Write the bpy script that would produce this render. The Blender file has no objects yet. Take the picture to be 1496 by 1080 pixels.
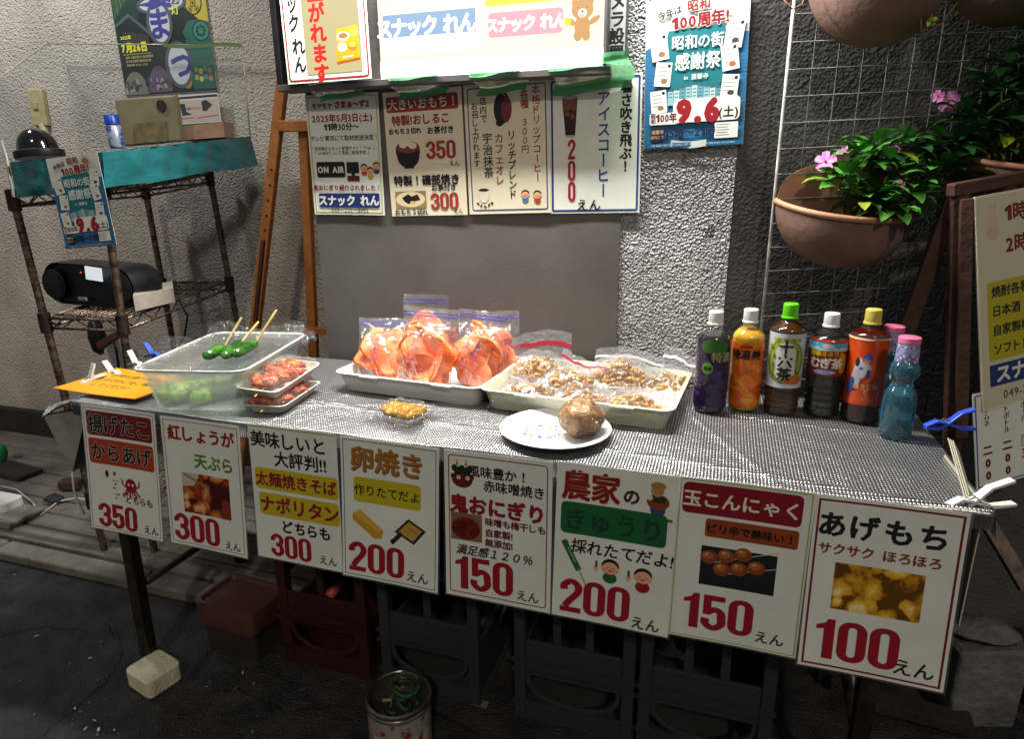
import bpy, bmesh, math, random
from mathutils import Vector, Matrix, Euler
from mathutils import noise as mnoise

# ------------------------------------------------------------------ camera, sky, lights
S = bpy.context.scene
COL = S.collection
random.seed(7)
CAM = Vector((1.1915, -1.0383, 1.1818))
YAW, PIT, ROL, FPX = math.radians(-17.864), math.radians(-16.2188), math.radians(-0.4725), 959.78
fw = Vector((math.sin(YAW)*math.cos(PIT), math.cos(YAW)*math.cos(PIT), math.sin(PIT)))
r0 = Vector((math.cos(YAW), -math.sin(YAW), 0)); u0 = r0.cross(fw)
rt = math.cos(ROL)*r0 + math.sin(ROL)*u0
up = -math.sin(ROL)*r0 + math.cos(ROL)*u0
cd = bpy.data.cameras.new('camera'); cam = bpy.data.objects.new('camera', cd); COL.objects.link(cam)
cam.matrix_world = Matrix(((rt.x, up.x, -fw.x, CAM.x), (rt.y, up.y, -fw.y, CAM.y), (rt.z, up.z, -fw.z, CAM.z), (0, 0, 0, 1)))
cd.sensor_width = 36; cd.lens = FPX/1496*36; cd.clip_end = 200; cd.clip_start = 0.02
S.camera = cam
W = bpy.data.worlds.new('World'); S.world = W; W.use_nodes = True
bg = W.node_tree.nodes['Background']; bg.inputs[0].default_value = (0.92, 0.97, 1.0, 1); bg.inputs[1].default_value = 0.165
sd = bpy.data.lights.new('street_light', 'SUN'); sd.energy = 0.85; sd.angle = math.radians(3); sd.color = (1, .87, .72)
sun = bpy.data.objects.new('street_light', sd); COL.objects.link(sun)
sun.rotation_euler = Vector((-.26, .70, -.66)).to_track_quat('-Z', 'Y').to_euler()
ld = bpy.data.lights.new('shop_tube_light', 'AREA'); ld.shape = 'RECTANGLE'; ld.size = 1.0; ld.size_y = 0.05; ld.energy = 58; ld.color = (1, .98, .93)
lamp = bpy.data.objects.new('shop_tube_light', ld); COL.objects.link(lamp); lamp.location = (.62, .36, 1.95)
l2 = bpy.data.lights.new('corner_light', 'POINT'); l2.energy = 42; l2.shadow_soft_size = .06; l2.color = (.92, .96, 1)
lamp2 = bpy.data.objects.new('corner_light', l2); COL.objects.link(lamp2); lamp2.location = (-1.25, .45, 2.35)
vs = S.view_settings; vs.view_transform = 'Standard'; vs.look = 'None'; vs.exposure = 0; vs.gamma = 1; vs.use_curve_mapping = False
S.cycles.max_bounces = 10; S.cycles.transparent_max_bounces = 24; S.cycles.transmission_bounces = 8; S.cycles.diffuse_bounces = 3; S.cycles.glossy_bounces = 3
S.cycles.caustics_reflective = False; S.cycles.caustics_refractive = False; S.cycles.sample_clamp_indirect = 4
S.cycles.use_denoising = True

def at(px, py, x=None, y=None, z=None):
    """point of the place seen at a photo pixel, on a given plane (used once, to measure the place)"""
    d = fw + rt*((px-748)/FPX) + up*((540-py)/FPX)
    t = (x-CAM.x)/d.x if x is not None else (y-CAM.y)/d.y if y is not None else (z-CAM.z)/d.z
    return CAM + d*t

# ------------------------------------------------------------------ materials
def lin(h):
    if not isinstance(h, str): return tuple(h)[:3]
    h = h.lstrip('#'); c = [int(h[i:i+2], 16)/255 for i in (0, 2, 4)]
    return tuple(v/12.92 if v <= .04045 else ((v+.055)/1.055)**2.4 for v in c)
MATS = {}
class NT:
    def __init__(s, m): s.t = m.node_tree; s.b = s.t.nodes['Principled BSDF']; s.out = s.t.nodes['Material Output']
    def n(s, k, **kw):
        o = s.t.nodes.new(k)
        for a, b in kw.items():
            if a.startswith('i_'): o.inputs[int(a[2:]) if a[2:].isdigit() else a[2:]].default_value = b
            else: setattr(o, a, b)
        return o
    def l(s, a, b): s.t.links.new(a, b)
def mat(name, col, rough=.5, metal=0, var=None, bump=None, coat=0, emit=0, trans=0, ior=1.45, spec=.5, sss=0):
    """var = (colour2, scale, low, high[, detail]); bump = list of (scale, strength, kind)"""
    if name in MATS: return MATS[name]
    m = bpy.data.materials.new(name); m.use_nodes = True; t = NT(m); b = t.b
    c = lin(col)+(1,)
    b.inputs['Base Color'].default_value = c; b.inputs['Roughness'].default_value = rough; b.inputs['Metallic'].default_value = metal
    b.inputs['Specular IOR Level'].default_value = spec; b.inputs['IOR'].default_value = ior
    b.inputs['Coat Weight'].default_value = coat; b.inputs['Coat Roughness'].default_value = .12
    b.inputs['Transmission Weight'].default_value = trans
    if sss: b.inputs['Subsurface Weight'].default_value = sss; b.inputs['Subsurface Radius'].default_value = (.01, .006, .003)
    if emit: b.inputs['Emission Color'].default_value = c; b.inputs['Emission Strength'].default_value = emit; b.inputs['Base Color'].default_value = (.02, .02, .02, 1); b.inputs['Specular IOR Level'].default_value = .2
    tc = t.n('ShaderNodeTexCoord')
    if var:
        nz = t.n('ShaderNodeTexNoise'); nz.inputs['Scale'].default_value = var[1]; nz.inputs['Detail'].default_value = var[4] if len(var) > 4 else 5
        nz.inputs['Roughness'].default_value = .62
        t.l(tc.outputs['Object'], nz.inputs['Vector'])
        cr = t.n('ShaderNodeValToRGB'); cr.color_ramp.elements[0].position = var[2]; cr.color_ramp.elements[1].position = var[3]
        cr.color_ramp.elements[0].color = c; cr.color_ramp.elements[1].color = lin(var[0])+(1,)
        t.l(nz.outputs['Fac'], cr.inputs[0]); t.l(cr.outputs[0], b.inputs['Base Color'])
        if emit: t.l(cr.outputs[0], b.inputs['Emission Color'])
    prev = None
    for bp in bump or []:
        sc_, st, kind = bp
        if kind == 'voronoi':
            x = t.n('ShaderNodeTexVoronoi'); x.feature = 'SMOOTH_F1'; x.inputs['Scale'].default_value = sc_; o = x.outputs['Distance']
        else:
            x = t.n('ShaderNodeTexNoise'); x.inputs['Scale'].default_value = sc_; x.inputs['Detail'].default_value = 4; o = x.outputs['Fac']
        t.l(tc.outputs['Object'], x.inputs['Vector'])
        bm_ = t.n('ShaderNodeBump'); bm_.inputs['Strength'].default_value = st; bm_.inputs['Distance'].default_value = .02
        t.l(o, bm_.inputs['Height'])
        if prev: t.l(prev.outputs[0], bm_.inputs['Normal'])
        prev = bm_
    if prev: t.l(prev.outputs[0], b.inputs['Normal'])
    MATS[name] = m
    return m
def photo_mat(name, cols, scale, warp=.6):
    """printed food photograph: warped cells of a few colours"""
    m = mat(name, cols[0], .35); t = NT(m); tc = t.n('ShaderNodeTexCoord')
    nz = t.n('ShaderNodeTexNoise'); nz.inputs['Scale'].default_value = scale*.8; nz.inputs['Detail'].default_value = 3; t.l(tc.outputs['Object'], nz.inputs['Vector'])
    mx = t.n('ShaderNodeMixRGB'); mx.blend_type = 'LINEAR_LIGHT'; mx.inputs[0].default_value = warp/scale*.9; t.l(tc.outputs['Object'], mx.inputs[1]); t.l(nz.outputs['Color'], mx.inputs[2])
    vo = t.n('ShaderNodeTexVoronoi'); vo.feature = 'SMOOTH_F1'; vo.inputs['Scale'].default_value = scale; vo.inputs['Smoothness'].default_value = .35; t.l(mx.outputs[0], vo.inputs['Vector'])
    sp = t.n('ShaderNodeSeparateXYZ'); t.l(vo.outputs['Color'], sp.inputs[0])
    a1 = t.n('ShaderNodeMath', operation='MULTIPLY_ADD'); a1.inputs[1].default_value = -.9; t.l(vo.outputs['Distance'], a1.inputs[0]); t.l(sp.outputs[0], a1.inputs[2])
    n2 = t.n('ShaderNodeTexNoise'); n2.inputs['Scale'].default_value = scale*4; t.l(tc.outputs['Object'], n2.inputs['Vector'])
    a2 = t.n('ShaderNodeMath', operation='MULTIPLY_ADD'); a2.inputs[1].default_value = .5; t.l(n2.outputs['Fac'], a2.inputs[0]); t.l(a1.outputs[0], a2.inputs[2])
    cr = t.n('ShaderNodeValToRGB'); e = cr.color_ramp.elements
    while len(e) < len(cols): e.new(.5)
    for i, c in enumerate(cols): e[i].position = .05+.85*i/(len(cols)-1); e[i].color = lin(c)+(1,)
    t.l(a2.outputs[0], cr.inputs[0]); t.l(cr.outputs[0], t.b.inputs['Base Color'])
    return m
def ink(h, rough=.45):
    return mat('ink_'+h.strip('#'), h, rough)
def film(name, tint=(1, 1, 1), clear=.8, rough=.12, wr=60, st=.6, gl=.35, milky=0):
    """thin clear plastic: transparent with a wrinkled gloss, and a little milkiness"""
    if name in MATS: return MATS[name]
    m = bpy.data.materials.new(name); m.use_nodes = True; t = NT(m)
    t.t.nodes.remove(t.b)
    tc = t.n('ShaderNodeTexCoord'); nz = t.n('ShaderNodeTexNoise'); nz.inputs['Scale'].default_value = wr; nz.inputs['Detail'].default_value = 2; nz.inputs['Distortion'].default_value = 1.2
    t.l(tc.outputs['Object'], nz.inputs['Vector'])
    bu = t.n('ShaderNodeBump'); bu.inputs['Strength'].default_value = st; bu.inputs['Distance'].default_value = .02; t.l(nz.outputs['Fac'], bu.inputs['Height'])
    tr = t.n('ShaderNodeBsdfTransparent'); tr.inputs[0].default_value = tuple(tint)+(1,)
    gs = t.n('ShaderNodeBsdfGlossy'); gs.inputs['Roughness'].default_value = rough; t.l(bu.outputs[0], gs.inputs['Normal'])
    df = t.n('ShaderNodeBsdfDiffuse'); df.inputs[0].default_value = tuple(.88*v for v in tint)+(1,); t.l(bu.outputs[0], df.inputs['Normal'])
    tl = t.n('ShaderNodeBsdfTranslucent'); tl.inputs[0].default_value = tuple(.88*v for v in tint)+(1,)
    ad = t.n('ShaderNodeMixShader'); ad.inputs[0].default_value = .5; t.l(df.outputs[0], ad.inputs[1]); t.l(tl.outputs[0], ad.inputs[2])
    mm = t.n('ShaderNodeMixShader'); mm.inputs[0].default_value = milky; t.l(tr.outputs[0], mm.inputs[1]); t.l(ad.outputs[0], mm.inputs[2])
    lw = t.n('ShaderNodeLayerWeight'); lw.inputs[0].default_value = gl; t.l(bu.outputs[0], lw.inputs['Normal'])
    mx = t.n('ShaderNodeMixShader')
    ma = t.n('ShaderNodeMath', operation='MULTIPLY'); ma.inputs[1].default_value = (1-clear)*.75+.06; t.l(lw.outputs['Fresnel'], ma.inputs[0])
    t.l(ma.outputs[0], mx.inputs[0]); t.l(mm.outputs[0], mx.inputs[1]); t.l(gs.outputs[0], mx.inputs[2]); t.l(mx.outputs[0], t.out.inputs[0])
    MATS[name] = m
    return m

# ------------------------------------------------------------------ mesh helpers
def rotz(a): return Matrix.Rotation(a, 4, 'Z')
class MB:
    def __init__(s): s.v = []; s.f = []; s.m = []; s.mats = []; s.T = None
    def mi(s, m):
        if m not in s.mats: s.mats.append(m)
        return s.mats.index(m)
    def add(s, vs, fs, m):
        o = len(s.v); k = s.mi(m)
        if s.T is not None: vs = [s.T @ Vector(q) for q in vs]
        s.v += [tuple(q) for q in vs]
        for f in fs: s.f.append(tuple(i+o for i in f)); s.m.append(k)
    def box(s, c, d, m, R=None):
        c = Vector(c); h = Vector(d)/2
        vs = [Vector((x*h.x, y*h.y, z*h.z)) for x in (-1, 1) for y in (-1, 1) for z in (-1, 1)]
        if R is not None: vs = [R @ q for q in vs]
        s.add([q+c for q in vs], [(0, 1, 3, 2), (4, 6, 7, 5), (0, 4, 5, 1), (2, 3, 7, 6), (0, 2, 6, 4), (1, 5, 7, 3)], m)
    def bar(s, a, b, w, d, m, side=None):
        a, b = Vector(a), Vector(b); z = (b-a); L = z.length; z.normalize()
        x = Vector(side) if side else (Vector((1, 0, 0)) if abs(z.x) < .9 else Vector((0, 1, 0)))
        x = (x - z*x.dot(z)).normalized(); y = z.cross(x)
        s.box((a+b)/2, (w, d, L), m, Matrix((x, y, z)).transposed())
    def tube(s, pts, r, m, n=8, closed=False, caps=True):
        pts = [Vector(p) for p in pts]; N = len(pts); rr = r if isinstance(r, (list, tuple)) else [r]*N
        rings = []; pn = None
        for i, p in enumerate(pts):
            a = pts[(i-1) % N] if (closed or i) else p; b = pts[(i+1) % N] if (closed or i < N-1) else p
            t = (b-a).normalized()
            if pn is None:
                q = Vector((0, 0, 1)) if abs(t.z) < .9 else Vector((1, 0, 0)); pn = (q-t*q.dot(t)).normalized()
            else: pn = (pn-t*pn.dot(t)).normalized()
            bn = t.cross(pn)
            rings.append([p+(pn*math.cos(2*math.pi*k/n)+bn*math.sin(2*math.pi*k/n))*rr[i] for k in range(n)])
        vs = [q for g in rings for q in g]; fs = []
        for i in range(N if closed else N-1):
            j = (i+1) % N
            for k in range(n): fs.append((i*n+k, i*n+(k+1) % n, j*n+(k+1) % n, j*n+k))
        if not closed and caps: fs += [tuple(range(n))[::-1], tuple((N-1)*n+k for k in range(n))]
        s.add(vs, fs, m)
    def lathe(s, prof, m, n=28, c=(0, 0, 0), a0=0, a1=2*math.pi, wob=None):
        c = Vector(c); full = abs(a1-a0-2*math.pi) < 1e-6; na = n if full else n+1
        vs = []; fs = []
        for (r, z) in prof:
            for k in range(na):
                a = a0+(a1-a0)*k/n; q = r*(wob(a, z) if wob else 1)
                vs.append(c+Vector((q*math.cos(a), q*math.sin(a), z)))
        for i in range(len(prof)-1):
            for k in range(n):
                k2 = (k+1) % na
                fs.append((i*na+k, i*na+k2, (i+1)*na+k2, (i+1)*na+k))
        s.add(vs, fs, m)
    def loft(s, loops, m, caps=(True, True)):
        n = len(loops[0]); vs = [q for L in loops for q in L]; fs = []
        for i in range(len(loops)-1):
            for k in range(n): fs.append((i*n+k, i*n+(k+1) % n, (i+1)*n+(k+1) % n, (i+1)*n+k))
        if caps[0]: fs.append(tuple(range(n))[::-1])
        if caps[1]: fs.append(tuple((len(loops)-1)*n+k for k in range(n)))
        s.add(vs, fs, m)
    def poly(s, pts, m): s.add(pts, [tuple(range(len(pts)))], m)
    def grid(s, fn, nu, nv, m, flip=False):
        vs = [fn(i/nu, j/nv) for j in range(nv+1) for i in range(nu+1)]; fs = []
        for j in range(nv):
            for i in range(nu):
                a = j*(nu+1)+i; q = (a, a+1, a+nu+2, a+nu+1); fs.append(q[::-1] if flip else q)
        s.add(vs, fs, m)
    def blob(s, c, rad, m, n=10, jit=.15, R=None, seed=None, freq=1.6):
        c = Vector(c); rad = Vector(rad) if not isinstance(rad, (int, float)) else Vector((rad,)*3)
        off = Vector((random.random()*50, random.random()*50, 3.1)); vs = []; fs = []; nn = n*2
        for j in range(n+1):
            th = math.pi*j/n
            for k in range(nn):
                ph = 2*math.pi*k/nn
                d = Vector((math.sin(th)*math.cos(ph), math.sin(th)*math.sin(ph), math.cos(th)))
                q = 1+jit*mnoise.noise(d*freq+off)*2
                w = Vector((d.x*rad.x*q, d.y*rad.y*q, d.z*rad.z*q))
                vs.append(c+(R @ w if R is not None else w))
        for j in range(n):
            for k in range(nn): fs.append((j*nn+k, (j+1)*nn+k, (j+1)*nn+(k+1) % nn, j*nn+(k+1) % nn))
        s.add(vs, fs, m)
    def build(s, name, parent=None, smooth=False, bevel=0, world=True, loc=None, keep=None):
        me = bpy.data.meshes.new(name); me.from_pydata(s.v, [], s.f)
        for m in s.mats: me.materials.append(m)
        for p, k in zip(me.polygons, s.m): p.material_index = k; p.use_smooth = bool(smooth)
        b = bmesh.new(); b.from_mesh(me); bmesh.ops.remove_doubles(b, verts=b.verts, dist=1e-6); bmesh.ops.recalc_face_normals(b, faces=b.faces) if keep is None else None
        b.to_mesh(me); b.free()
        if smooth and smooth is not True: 
            me.set_sharp_from_angle(angle=math.radians(smooth))
        o = bpy.data.objects.new(name, me); COL.objects.link(o)
        if bevel:
            bv = o.modifiers.new('bevel', 'BEVEL'); bv.width = bevel; bv.segments = 2; bv.limit_method = 'ANGLE'; bv.angle_limit = math.radians(35)
        if parent:
            o.parent = parent
            if world: o.matrix_parent_inverse = wm(parent).inverted()
        elif loc is not None:      # world-space vertices, origin moved to loc
            me.transform(Matrix.Translation(-Vector(loc))); o.location = loc
        return o
def wm(o):
    m = o.matrix_basis.copy()
    if o.parent: m = wm(o.parent) @ o.matrix_parent_inverse @ m
    return m
def tag(o, label=None, cat=None, group=None, kind=None):
    for k, v in (('label', label), ('category', cat), ('group', group), ('kind', kind)):
        if v: o[k] = v
    return o
def thing(name, label, cat, loc=(0, 0, 0), rz=0, group=None):
    o = bpy.data.objects.new(name, None); COL.objects.link(o); o.empty_display_size = .05
    o.location = loc; o.rotation_euler = (0, 0, rz)
    return tag(o, label, cat, group)
def clone(o, parent=None):
    c = o.copy(); COL.objects.link(c)
    if parent: c.parent = parent
    for ch in [q for q in COL.objects if q.parent == o]: clone(ch, c)
    return c
def rrect(w, d, r, z, n=4, c=(0, 0)):
    L = []
    for sx, sy, a in ((1, 1, 0), (-1, 1, 90), (-1, -1, 180), (1, -1, 270)):
        for k in range(n+1):
            t = math.radians(a+90*k/n)
            L.append(Vector((c[0]+sx*(w/2-r)+r*math.cos(t), c[1]+sy*(d/2-r)+r*math.sin(t), z)))
    return L

# ------------------------------------------------------------------ lettering
GL = {}
def prefetch(chars):
    """all glyph shapes of the built-in font at once"""
    chars = sorted(set(chars)-{' ', '　', '\n'}); obs = []
    for ch in chars:
        c = bpy.data.curves.new('glyph', 'FONT'); c.resolution_u = 2; c.body = ch; o = bpy.data.objects.new('glyph', c); COL.objects.link(o); obs.append(o)
    dg = bpy.context.evaluated_depsgraph_get()
    for ch, o in zip(chars, obs):
        me = bpy.data.meshes.new_from_object(o.evaluated_get(dg))
        GL[ch] = ([(v.co.x, v.co.y) for v in me.vertices], [tuple(p.vertices) for p in me.polygons])
        bpy.data.meshes.remove(me)
    for o in obs:
        c = o.data; bpy.data.objects.remove(o); bpy.data.curves.remove(c)
    one = [(.30, 0), (.30, .52), (.12, .46), (.12, .60), (.36, .73), (.50, .73), (.50, 0)]
    if '1' in chars: GL['1'] = (one, [tuple(range(7))[::-1]])
WIDE = lambda ch: ord(ch) > 0x2000
def glyphs(s, size, bold=0, sx=1, vert=False, gap=0, shear=0, anchor='c'):
    """list of (verts2d, faces), centred; y up"""
    out = []; x = 0; items = []
    for ch in s:
        if ch in ' 　': x += (.5 if ch == ' ' else 1.0)*(1 if vert else sx)+gap; continue
        if ch not in GL: prefetch(ch)
        vs, fs = GL[ch]
        if not vs: x += .5; continue
        x0 = min(v[0] for v in vs); x1 = max(v[0] for v in vs)
        if vert:
            g = [(v[0]-(x0+x1)/2, v[1]-.38) for v in vs]
            if ch in 'ー～-—':
                g = [(v[1], -v[0]) for v in g]
            items.append(([(a*sx, b-x-.5) for a, b in g], fs)); x += 1+gap
        elif WIDE(ch):
            items.append(([(x+(v[0]-(x0+x1)/2+.5)*sx+shear*v[1], v[1]-.38) for v in vs], fs)); x += sx+gap
        else:
            w = (x1-x0+.10+2*bold)*sx
            items.append(([(x+(v[0]-x0+.05+bold)*sx+shear*v[1], v[1]-.38) for v in vs], fs)); x += w+gap
    x -= gap
    for vs, fs in items:
        if vert: vs = [(a*size, (b+x/2)*size) for a, b in vs]
        else:
            o = x/2 if anchor == 'c' else (0 if anchor == 'l' else x)
            vs = [((a-o)*size, b*size) for a, b in vs]
        out.append((vs, fs))
    return out, x*size
def shifts(b):
    if b <= 0: return [(0, 0)]
    n = 8 if b > .02 else 6
    L = [(b*math.cos(2*math.pi*k/n), b*math.sin(2*math.pi*k/n)) for k in range(n)]
    if b > .05: L += [(b*.5*math.cos(2*math.pi*k/n), b*.5*math.sin(2*math.pi*k/n)) for k in range(n)]
    return L+[(0, 0)]

def _spl(P, n=5):
    out = []
    for i in range(len(P)-1):
        a, b, c, d = P[max(i-1, 0)], P[i], P[i+1], P[min(i+2, len(P)-1)]
        for k in range(n):
            t = k/n; out.append(tuple(.5*((2*b[j])+(-a[j]+c[j])*t+(2*a[j]-5*b[j]+4*c[j]-d[j])*t*t+(-a[j]+3*b[j]-3*c[j]+d[j])*t**3) for j in (0, 1)))
    return out+[P[-1]]
def _ribbon(P, w0=.20, w1=.15):
    P = _spl(P); n = len(P); L, R = [], []
    for i in range(n):
        a, b = P[max(i-1, 0)], P[min(i+1, n-1)]; dx, dy = b[0]-a[0], b[1]-a[1]; l = math.hypot(dx, dy) or 1; dx /= l; dy /= l
        w = (w0*abs(dy)+w1*abs(dx))/(abs(dx)+abs(dy))/2
        L.append((P[i][0]-dy*w, P[i][1]+dx*w)); R.append((P[i][0]+dy*w, P[i][1]-dx*w))
    return (L+R, [(i, i+1, n+i+1, n+i) for i in range(n-1)])
def _ring(w, h, rw, rh):
    A = [(q.x, q.y) for q in rrect(w, h, w*.44, 0, 6, (w/2, h/2))]; B = [(q.x, q.y) for q in rrect(w-2*rw, h-2*rh, (w-2*rw)*.46, 0, 6, (w/2, h/2))]; n = len(A)
    return (A+B, [(i, (i+1) % n, n+(i+1) % n, n+i) for i in range(n)])
_box = lambda x0, y0, x1, y1: ([(x0, y0), (x1, y0), (x1, y1), (x0, y1)], [(0, 1, 2, 3)])
HEAVY = {'0': [_ring(.56, 1, .195, .13)], '1': [([(.17, 0), (.38, 0), (.38, 1), (.24, 1), (.19, .90), (.02, .83), (.02, .72), (.17, .75)], [tuple(range(8))])],
    '2': [_ribbon([(.10, .66), (.10, .80), (.28, .925), (.455, .80), (.44, .60), (.24, .34), (.125, .152)], .2, .14), _box(.0, 0, .54, .15)],
    '3': [_ribbon([(.10, .68), (.10, .80), (.28, .925), (.455, .80), (.44, .60), (.36, .535), (.22, .525)], .2, .14), _ribbon([(.22, .51), (.38, .49), (.46, .38), (.46, .20), (.28, .07), (.10, .18), (.10, .33)], .2, .14)],
    '5': [_box(.03, .85, .52, 1), _box(.03, .44, .21, .849), _ribbon([(.17, .53), (.30, .605), (.44, .53), (.46, .38), (.46, .20), (.28, .07), (.10, .18), (.10, .33)], .2, .14)]}
HEAVYW = {'0': .56, '1': .40, '2': .55, '3': .56, '5': .56}
class Sheet:
    """a printed sheet; millimetres, x right, y down from the top left; it faces local -Y"""
    def __init__(s, w, h, bend=(0, 0, 0), thick=.6):
        s.w, s.h, s.bend, s.thick = w, h, bend, thick
        s.parts = {}; s.k = 0
    def mb(s, part): return s.parts.setdefault(part, MB())
    def bulge(s, x, y):
        a, b, p = s.bend
        return a*math.sin(x/s.w*2.6+p)*1e-3 + b*(y/s.h)**2*1e-3
    def P(s, x, y, lay): return (x*1e-3, -(.3+.16*lay)*1e-3, -y*1e-3)
    def shape(s, pts, col, part='print', lay=None):
        if lay is None: s.k += 1; lay = s.k*.12+1
        m = col if not isinstance(col, str) else ink(col)
        pts = list(pts)
        a = sum(pts[i][0]*pts[(i+1) % len(pts)][1]-pts[(i+1) % len(pts)][0]*pts[i][1] for i in range(len(pts)))
        if a > 0: pts = pts[::-1]
        s.mb(part).add([s.P(x, y, lay) for x, y in pts], [tuple(range(len(pts)))], m)
    def rect(s, x, y, w, h, col, r=0, part='print', lay=None):
        if r: pts = [(q.x, q.y) for q in rrect(w, h, r, 0, 4, (x+w/2, y+h/2))]
        else: pts = [(x, y), (x+w, y), (x+w, y+h), (x, y+h)]
        s.shape(pts, col, part, lay)
    def ell(s, x, y, rx, ry, col, part='print', rot=0, n=18, a0=0, a1=360):
        c, q = math.cos(math.radians(rot)), math.sin(math.radians(rot)); pts = []
        for k in range(n+(a1-a0 < 360)):
            t = math.radians(a0+(a1-a0)*k/n); u, v = rx*math.cos(t), ry*math.sin(t); pts.append((x+u*c-v*q, y+u*q+v*c))
        s.shape(pts, col, part)
    def line(s, pts, wd, col, part='print', closed=False):
        m = ink(col); s.k += 1; lay = s.k*.12+1
        n = len(pts)
        for i in range(n if closed else n-1):
            (x0, y0), (x1, y1) = pts[i], pts[(i+1) % n]; L = math.hypot(x1-x0, y1-y0) or 1
            dx, dy = (x1-x0)/L*wd/2, (y1-y0)/L*wd/2
            q = [(x0-dx-dy, y0-dy+dx), (x1+dx-dy, y1+dy+dx), (x1+dx+dy, y1+dy-dx), (x0-dx+dy, y0-dy-dx)]
            s.mb(part).add([s.P(a, b, lay+.02*(i % 2)) for a, b in q], [(3, 2, 1, 0)], m)
    def border(s, ins, wd, col, r=0):
        lay = 1; m = ink(col)
        if r:
            A = rrect(s.w-2*ins, s.h-2*ins, r, 0, 4, (s.w/2, s.h/2)); B = rrect(s.w-2*ins-2*wd, s.h-2*ins-2*wd, max(r-wd, .5), 0, 4, (s.w/2, s.h/2))
        else:
            A = [Vector((x, y, 0)) for x, y in ((ins, ins), (s.w-ins, ins), (s.w-ins, s.h-ins), (ins, s.h-ins))]
            j = ins+wd; B = [Vector((x, y, 0)) for x, y in ((j, j), (s.w-j, j), (s.w-j, s.h-j), (j, s.h-j))]
        n = len(A); pa = []
        for i in range(n):
            a0, a1, b0, b1 = A[i], A[(i+1) % n], B[i], B[(i+1) % n]
            for k in range(6):
                t0, t1 = k/6, (k+1)/6
                q = [a0.lerp(a1, t0), a0.lerp(a1, t1), b0.lerp(b1, t1), b0.lerp(b1, t0)]
                s.mb('border').add([s.P(v.x, v.y, lay) for v in q], [(0, 1, 2, 3)], m)
    def t(s, txt, x, y, size, col, b=0, sx=1, v=False, gap=0, sh=0, rot=0, out=None, anchor='c', part='lettering', drop=None, sy=1):
        """text centred at x,y; size = em in mm; out = (colour, extra width in em); drop = (colour, dx, dy)"""
        gl, _ = glyphs(txt, size, b, sx, v, gap, sh, anchor)
        c, q = math.cos(math.radians(rot)), math.sin(math.radians(rot))
        def lay_down(col, bold, dx=0, dy=0):
            m = col if not isinstance(col, str) else ink(col); s.k += 1; base = s.k*.12+1
            mb = s.mb(part)
            for i, (ox, oy) in enumerate(shifts(bold)):
                for vs, fs in gl:
                    P = []
                    for a, bb in vs:
                        a = a+ox*size; bb = (bb+oy*size)*sy
                        P.append(s.P(x+dx+a*c+bb*q, y+dy+a*q-bb*c, base+i*.006))
                    mb.add(P, fs, m)
        if drop: lay_down(drop[0], b, drop[1], drop[2])
        if out: lay_down(out[0], b+out[1])
        lay_down(col, b)
    def price(s, txt, x, y, h, col='8e1222', sx=.86, b=.085):
        H = h*1.0; Wd = sum(HEAVYW[c] for c in txt)+.05*(len(txt)-1); k = H*sx/.86*1.08; cx = x-Wd*k/2; m = ink(col); s.k += 1; base = s.k*.12+2; i = 0
        for c in txt:
            for vs, fs in HEAVY[c]:
                s.mb('lettering').add([s.P(cx+a*k, y+H/2-b_*H, base+.02*i) for a, b_ in vs], fs, m); i += 1
            cx += (HEAVYW[c]+.05)*k
    def photo(s, x, y, w, h, bgc, cols, n=26, rmin=.08, rmax=.22, seed=1, part='picture', asp=.6):
        rnd = random.Random(seed); s.rect(x, y, w, h, bgc, part=part)
        for i in range(n):
            rx = w*rnd.uniform(rmin, rmax)*.7; ry = rx*rnd.uniform(asp, 1)
            cx = rnd.uniform(x+rx, x+w-rx); cy = rnd.uniform(y+ry, y+h-ry); 
            k = rnd.randint(7, 12); ph = rnd.random()*6
            pts = [(cx+rx*math.cos(ph+2*math.pi*j/k)*rnd.uniform(.7, 1), cy+ry*math.sin(ph+2*math.pi*j/k)*rnd.uniform(.7, 1)) for j in range(k)]
            s.shape(pts, rnd.choice(cols), part)
    def person(s, x, y, k, shirt, hair='1d1612', skin='d9a27c'):
        p = 'picture'
        s.ell(x, y+k*1.25, k*.75, k*.62, shirt, p); s.ell(x, y, k*.95, k*.88, hair, p); s.ell(x, y+k*.18, k*.82, k*.68, skin, p)
        s.ell(x-k*.82, y+k*.15, k*.16, k*.2, skin, p); s.ell(x+k*.82, y+k*.15, k*.16, k*.2, skin, p)
        for d in (-1, 1): s.ell(x+d*k*.32, y+k*.14, k*.13, k*.05, '3a2015', p); s.ell(x+d*k*.5, y+k*.36, k*.14, k*.1, 'd88870', p)
        s.ell(x, y+k*.46, k*.25, k*.1, '9c3a30', p)
    def build(s, name, label, cat, M, _=None, paper='paper_laminated', group=None, nu=10, nv=14):
        m = MATS[paper] if isinstance(paper, str) else paper
        b = MB(); w, h, th = s.w, s.h, s.thick*1e-3
        F = lambda u, v: (u*w*1e-3, s.bulge(u*w, v*h), -v*h*1e-3)
        B = lambda u, v: (u*w*1e-3, s.bulge(u*w, v*h)+th, -v*h*1e-3)
        b.grid(F, nu, nv, m, flip=False); b.grid(B, nu, nv, m, flip=True)
        for fn in (lambda u, v: (F if v < .5 else B)(u, 0), lambda u, v: (F if v < .5 else B)(u, 1)): b.grid(fn, nu, 1, m)
        for fn in (lambda u, v: (F if u < .5 else B)(0, v), lambda u, v: (F if u < .5 else B)(1, v)): b.grid(fn, 1, nv, m)
        o = b.build(name); o.matrix_basis = M
        tag(o, label, cat, group)
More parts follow.
